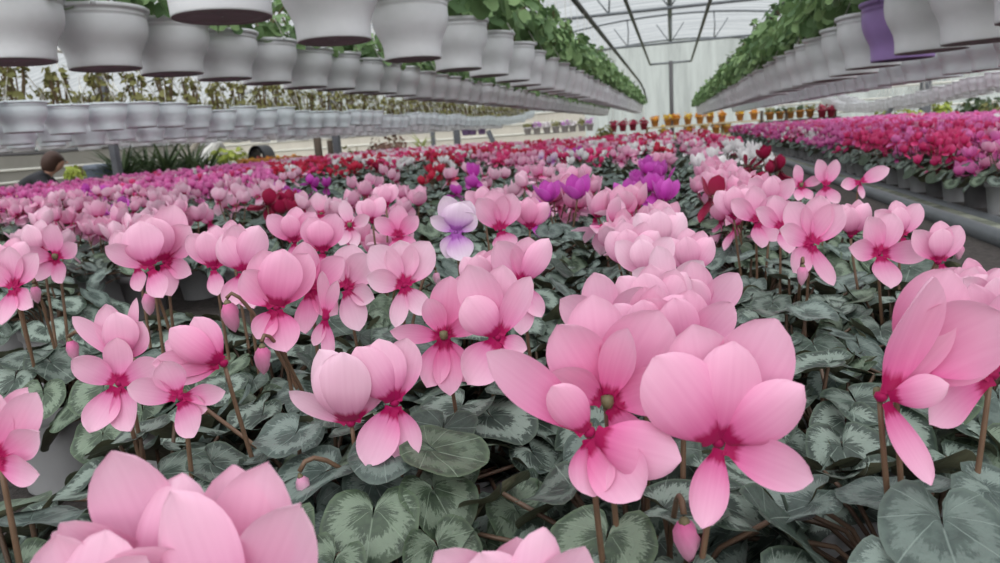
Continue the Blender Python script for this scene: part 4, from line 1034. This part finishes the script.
E_ = [(0, 1), (1, 2), (2, 3), (3, 4), (4, 5), (5, 6), (6, 7)]
for s in (-1, 1):
    b0 = len(V)
    V += [(-.01, s*.10, .76, .095), (.05, s*.11, .44, .065), (-.02, s*.11, .10, .045), (.10, s*.12, .035, .035), (.18, s*.12, .03, .028)]
    E_ += [(0, b0), (b0, b0+1), (b0+1, b0+2), (b0+2, b0+3), (b0+3, b0+4)]
    b1 = len(V)
    V += [(.24, s*.18, 1.13, .06), (.36, s*.24, .93, .048), (.58, s*.20, .90, .034), (.65, s*.19, .895, .03)]
    E_ += [(2, b1), (b1, b1+1), (b1+1, b1+2), (b1+2, b1+3)]
    for q, (dy, ln) in enumerate(((-.030, .062), (-.011, .075), (.010, .078), (.030, .068))):
        i0 = len(V); V += [(.68, s*.19+dy, .89, .010), (.68+ln*.55, s*.19+dy*1.2, .885, .009), (.68+ln, s*.19+dy*1.25, .86, .007)]
        E_ += [(b1+3, i0), (i0, i0+1), (i0+1, i0+2)]
    i0 = len(V); V += [(.63, s*.19-s*.036, .885, .012), (.665, s*.19-s*.06, .87, .009)]; E_ += [(b1+2, i0), (i0, i0+1)]
skin_obj('body', V, E_, SKIN, P)
JV = [(-.02, 0, .80, .165, .18), (.10, 0, .98, .15, .17), (.22, 0, 1.13, .15, .18), (.31, 0, 1.205, .085)]; JE = [(0, 1), (1, 2), (2, 3)]
for s in (-1, 1):
    b1 = len(JV); JV += [(.24, s*.18, 1.13, .085), (.36, s*.24, .93, .072), (.57, s*.20, .90, .052)]; JE += [(2, b1), (b1, b1+1), (b1+1, b1+2)]
skin_obj('jacket', JV, JE, JK, P)
TV = [(0, 0, .80, .15)]; TE = []
for s in (-1, 1):
    b1 = len(TV); TV += [(-.01, s*.10, .74, .112), (.05, s*.11, .44, .085), (-.02, s*.11, .11, .066)]; TE += [(0, b1), (b1, b1+1), (b1+1, b1+2)]
skin_obj('trousers', TV, TE, TR, P)
HV = [(.475, 0, 1.475, .085), (.42, 0, 1.44, .125), (.37, 0, 1.36, .125), (.345, 0, 1.27, .10), (.33, 0, 1.20, .06)]
skin_obj('hair', HV, [(0, 1), (1, 2), (2, 3), (3, 4)], HAIR, P)
mb = MB()
for s in (-1, 1):
    lathe(mb, [(.001, -.008), (.009, -.004), (.011, 0), (.009, .004), (.001, .008)], 8, None, (.515, s*.034, 1.36))
mb.build('eyes', [BLK], P)
mb = MB(); tube(mb, [(.505, 0, 1.365), (.535, 0, 1.335), (.515, 0, 1.325)], [.008, .013, .008], 6); mb.build('nose', [SKIN], P)
for s in (-1, 1):
    mb = MB(); tube(mb, [(-.05, s*.12, .03), (.06, s*.12, .035), (.2, s*.12, .03)], [.04, .05, .035], 8); mb.build('shoe', [SHOE], P)

# ------------------------------------------------------------------ light
w = bpy.data.worlds.new('overcast'); bpy.context.scene.world = w; w.use_nodes = True
nt = w.node_tree; bg = nt.nodes['Background']
tc = nt.nodes.new('ShaderNodeTexCoord'); sp = nt.nodes.new('ShaderNodeSeparateXYZ'); cr = nt.nodes.new('ShaderNodeValToRGB')
cr.color_ramp.elements[0].position = .0; cr.color_ramp.elements[0].color = (.74, .77, .78, 1)
cr.color_ramp.elements[1].position = .6; cr.color_ramp.elements[1].color = (.93, .96, 1, 1)
nt.links.new(tc.outputs['Generated'], sp.inputs[0]); nt.links.new(sp.outputs[2], cr.inputs[0]); nt.links.new(cr.outputs[0], bg.inputs[0])
bg.inputs[1].default_value = .85
sl = bpy.data.lights.new('sun', 'SUN'); sl.energy = 5.0; sl.angle = R(110); sl.color = (1, .985, .96)
so = bpy.data.objects.new('sun', sl); COL.objects.link(so); so.rotation_euler = (R(32), R(6), 0)
sc = bpy.context.scene
sc.view_settings.view_transform = 'Standard'; sc.view_settings.look = 'None'; sc.view_settings.exposure = 0.0
sc.cycles.max_bounces = 8; sc.cycles.transparent_max_bounces = 12; sc.cycles.use_denoising = True
sc.cycles.sample_clamp_indirect = 6
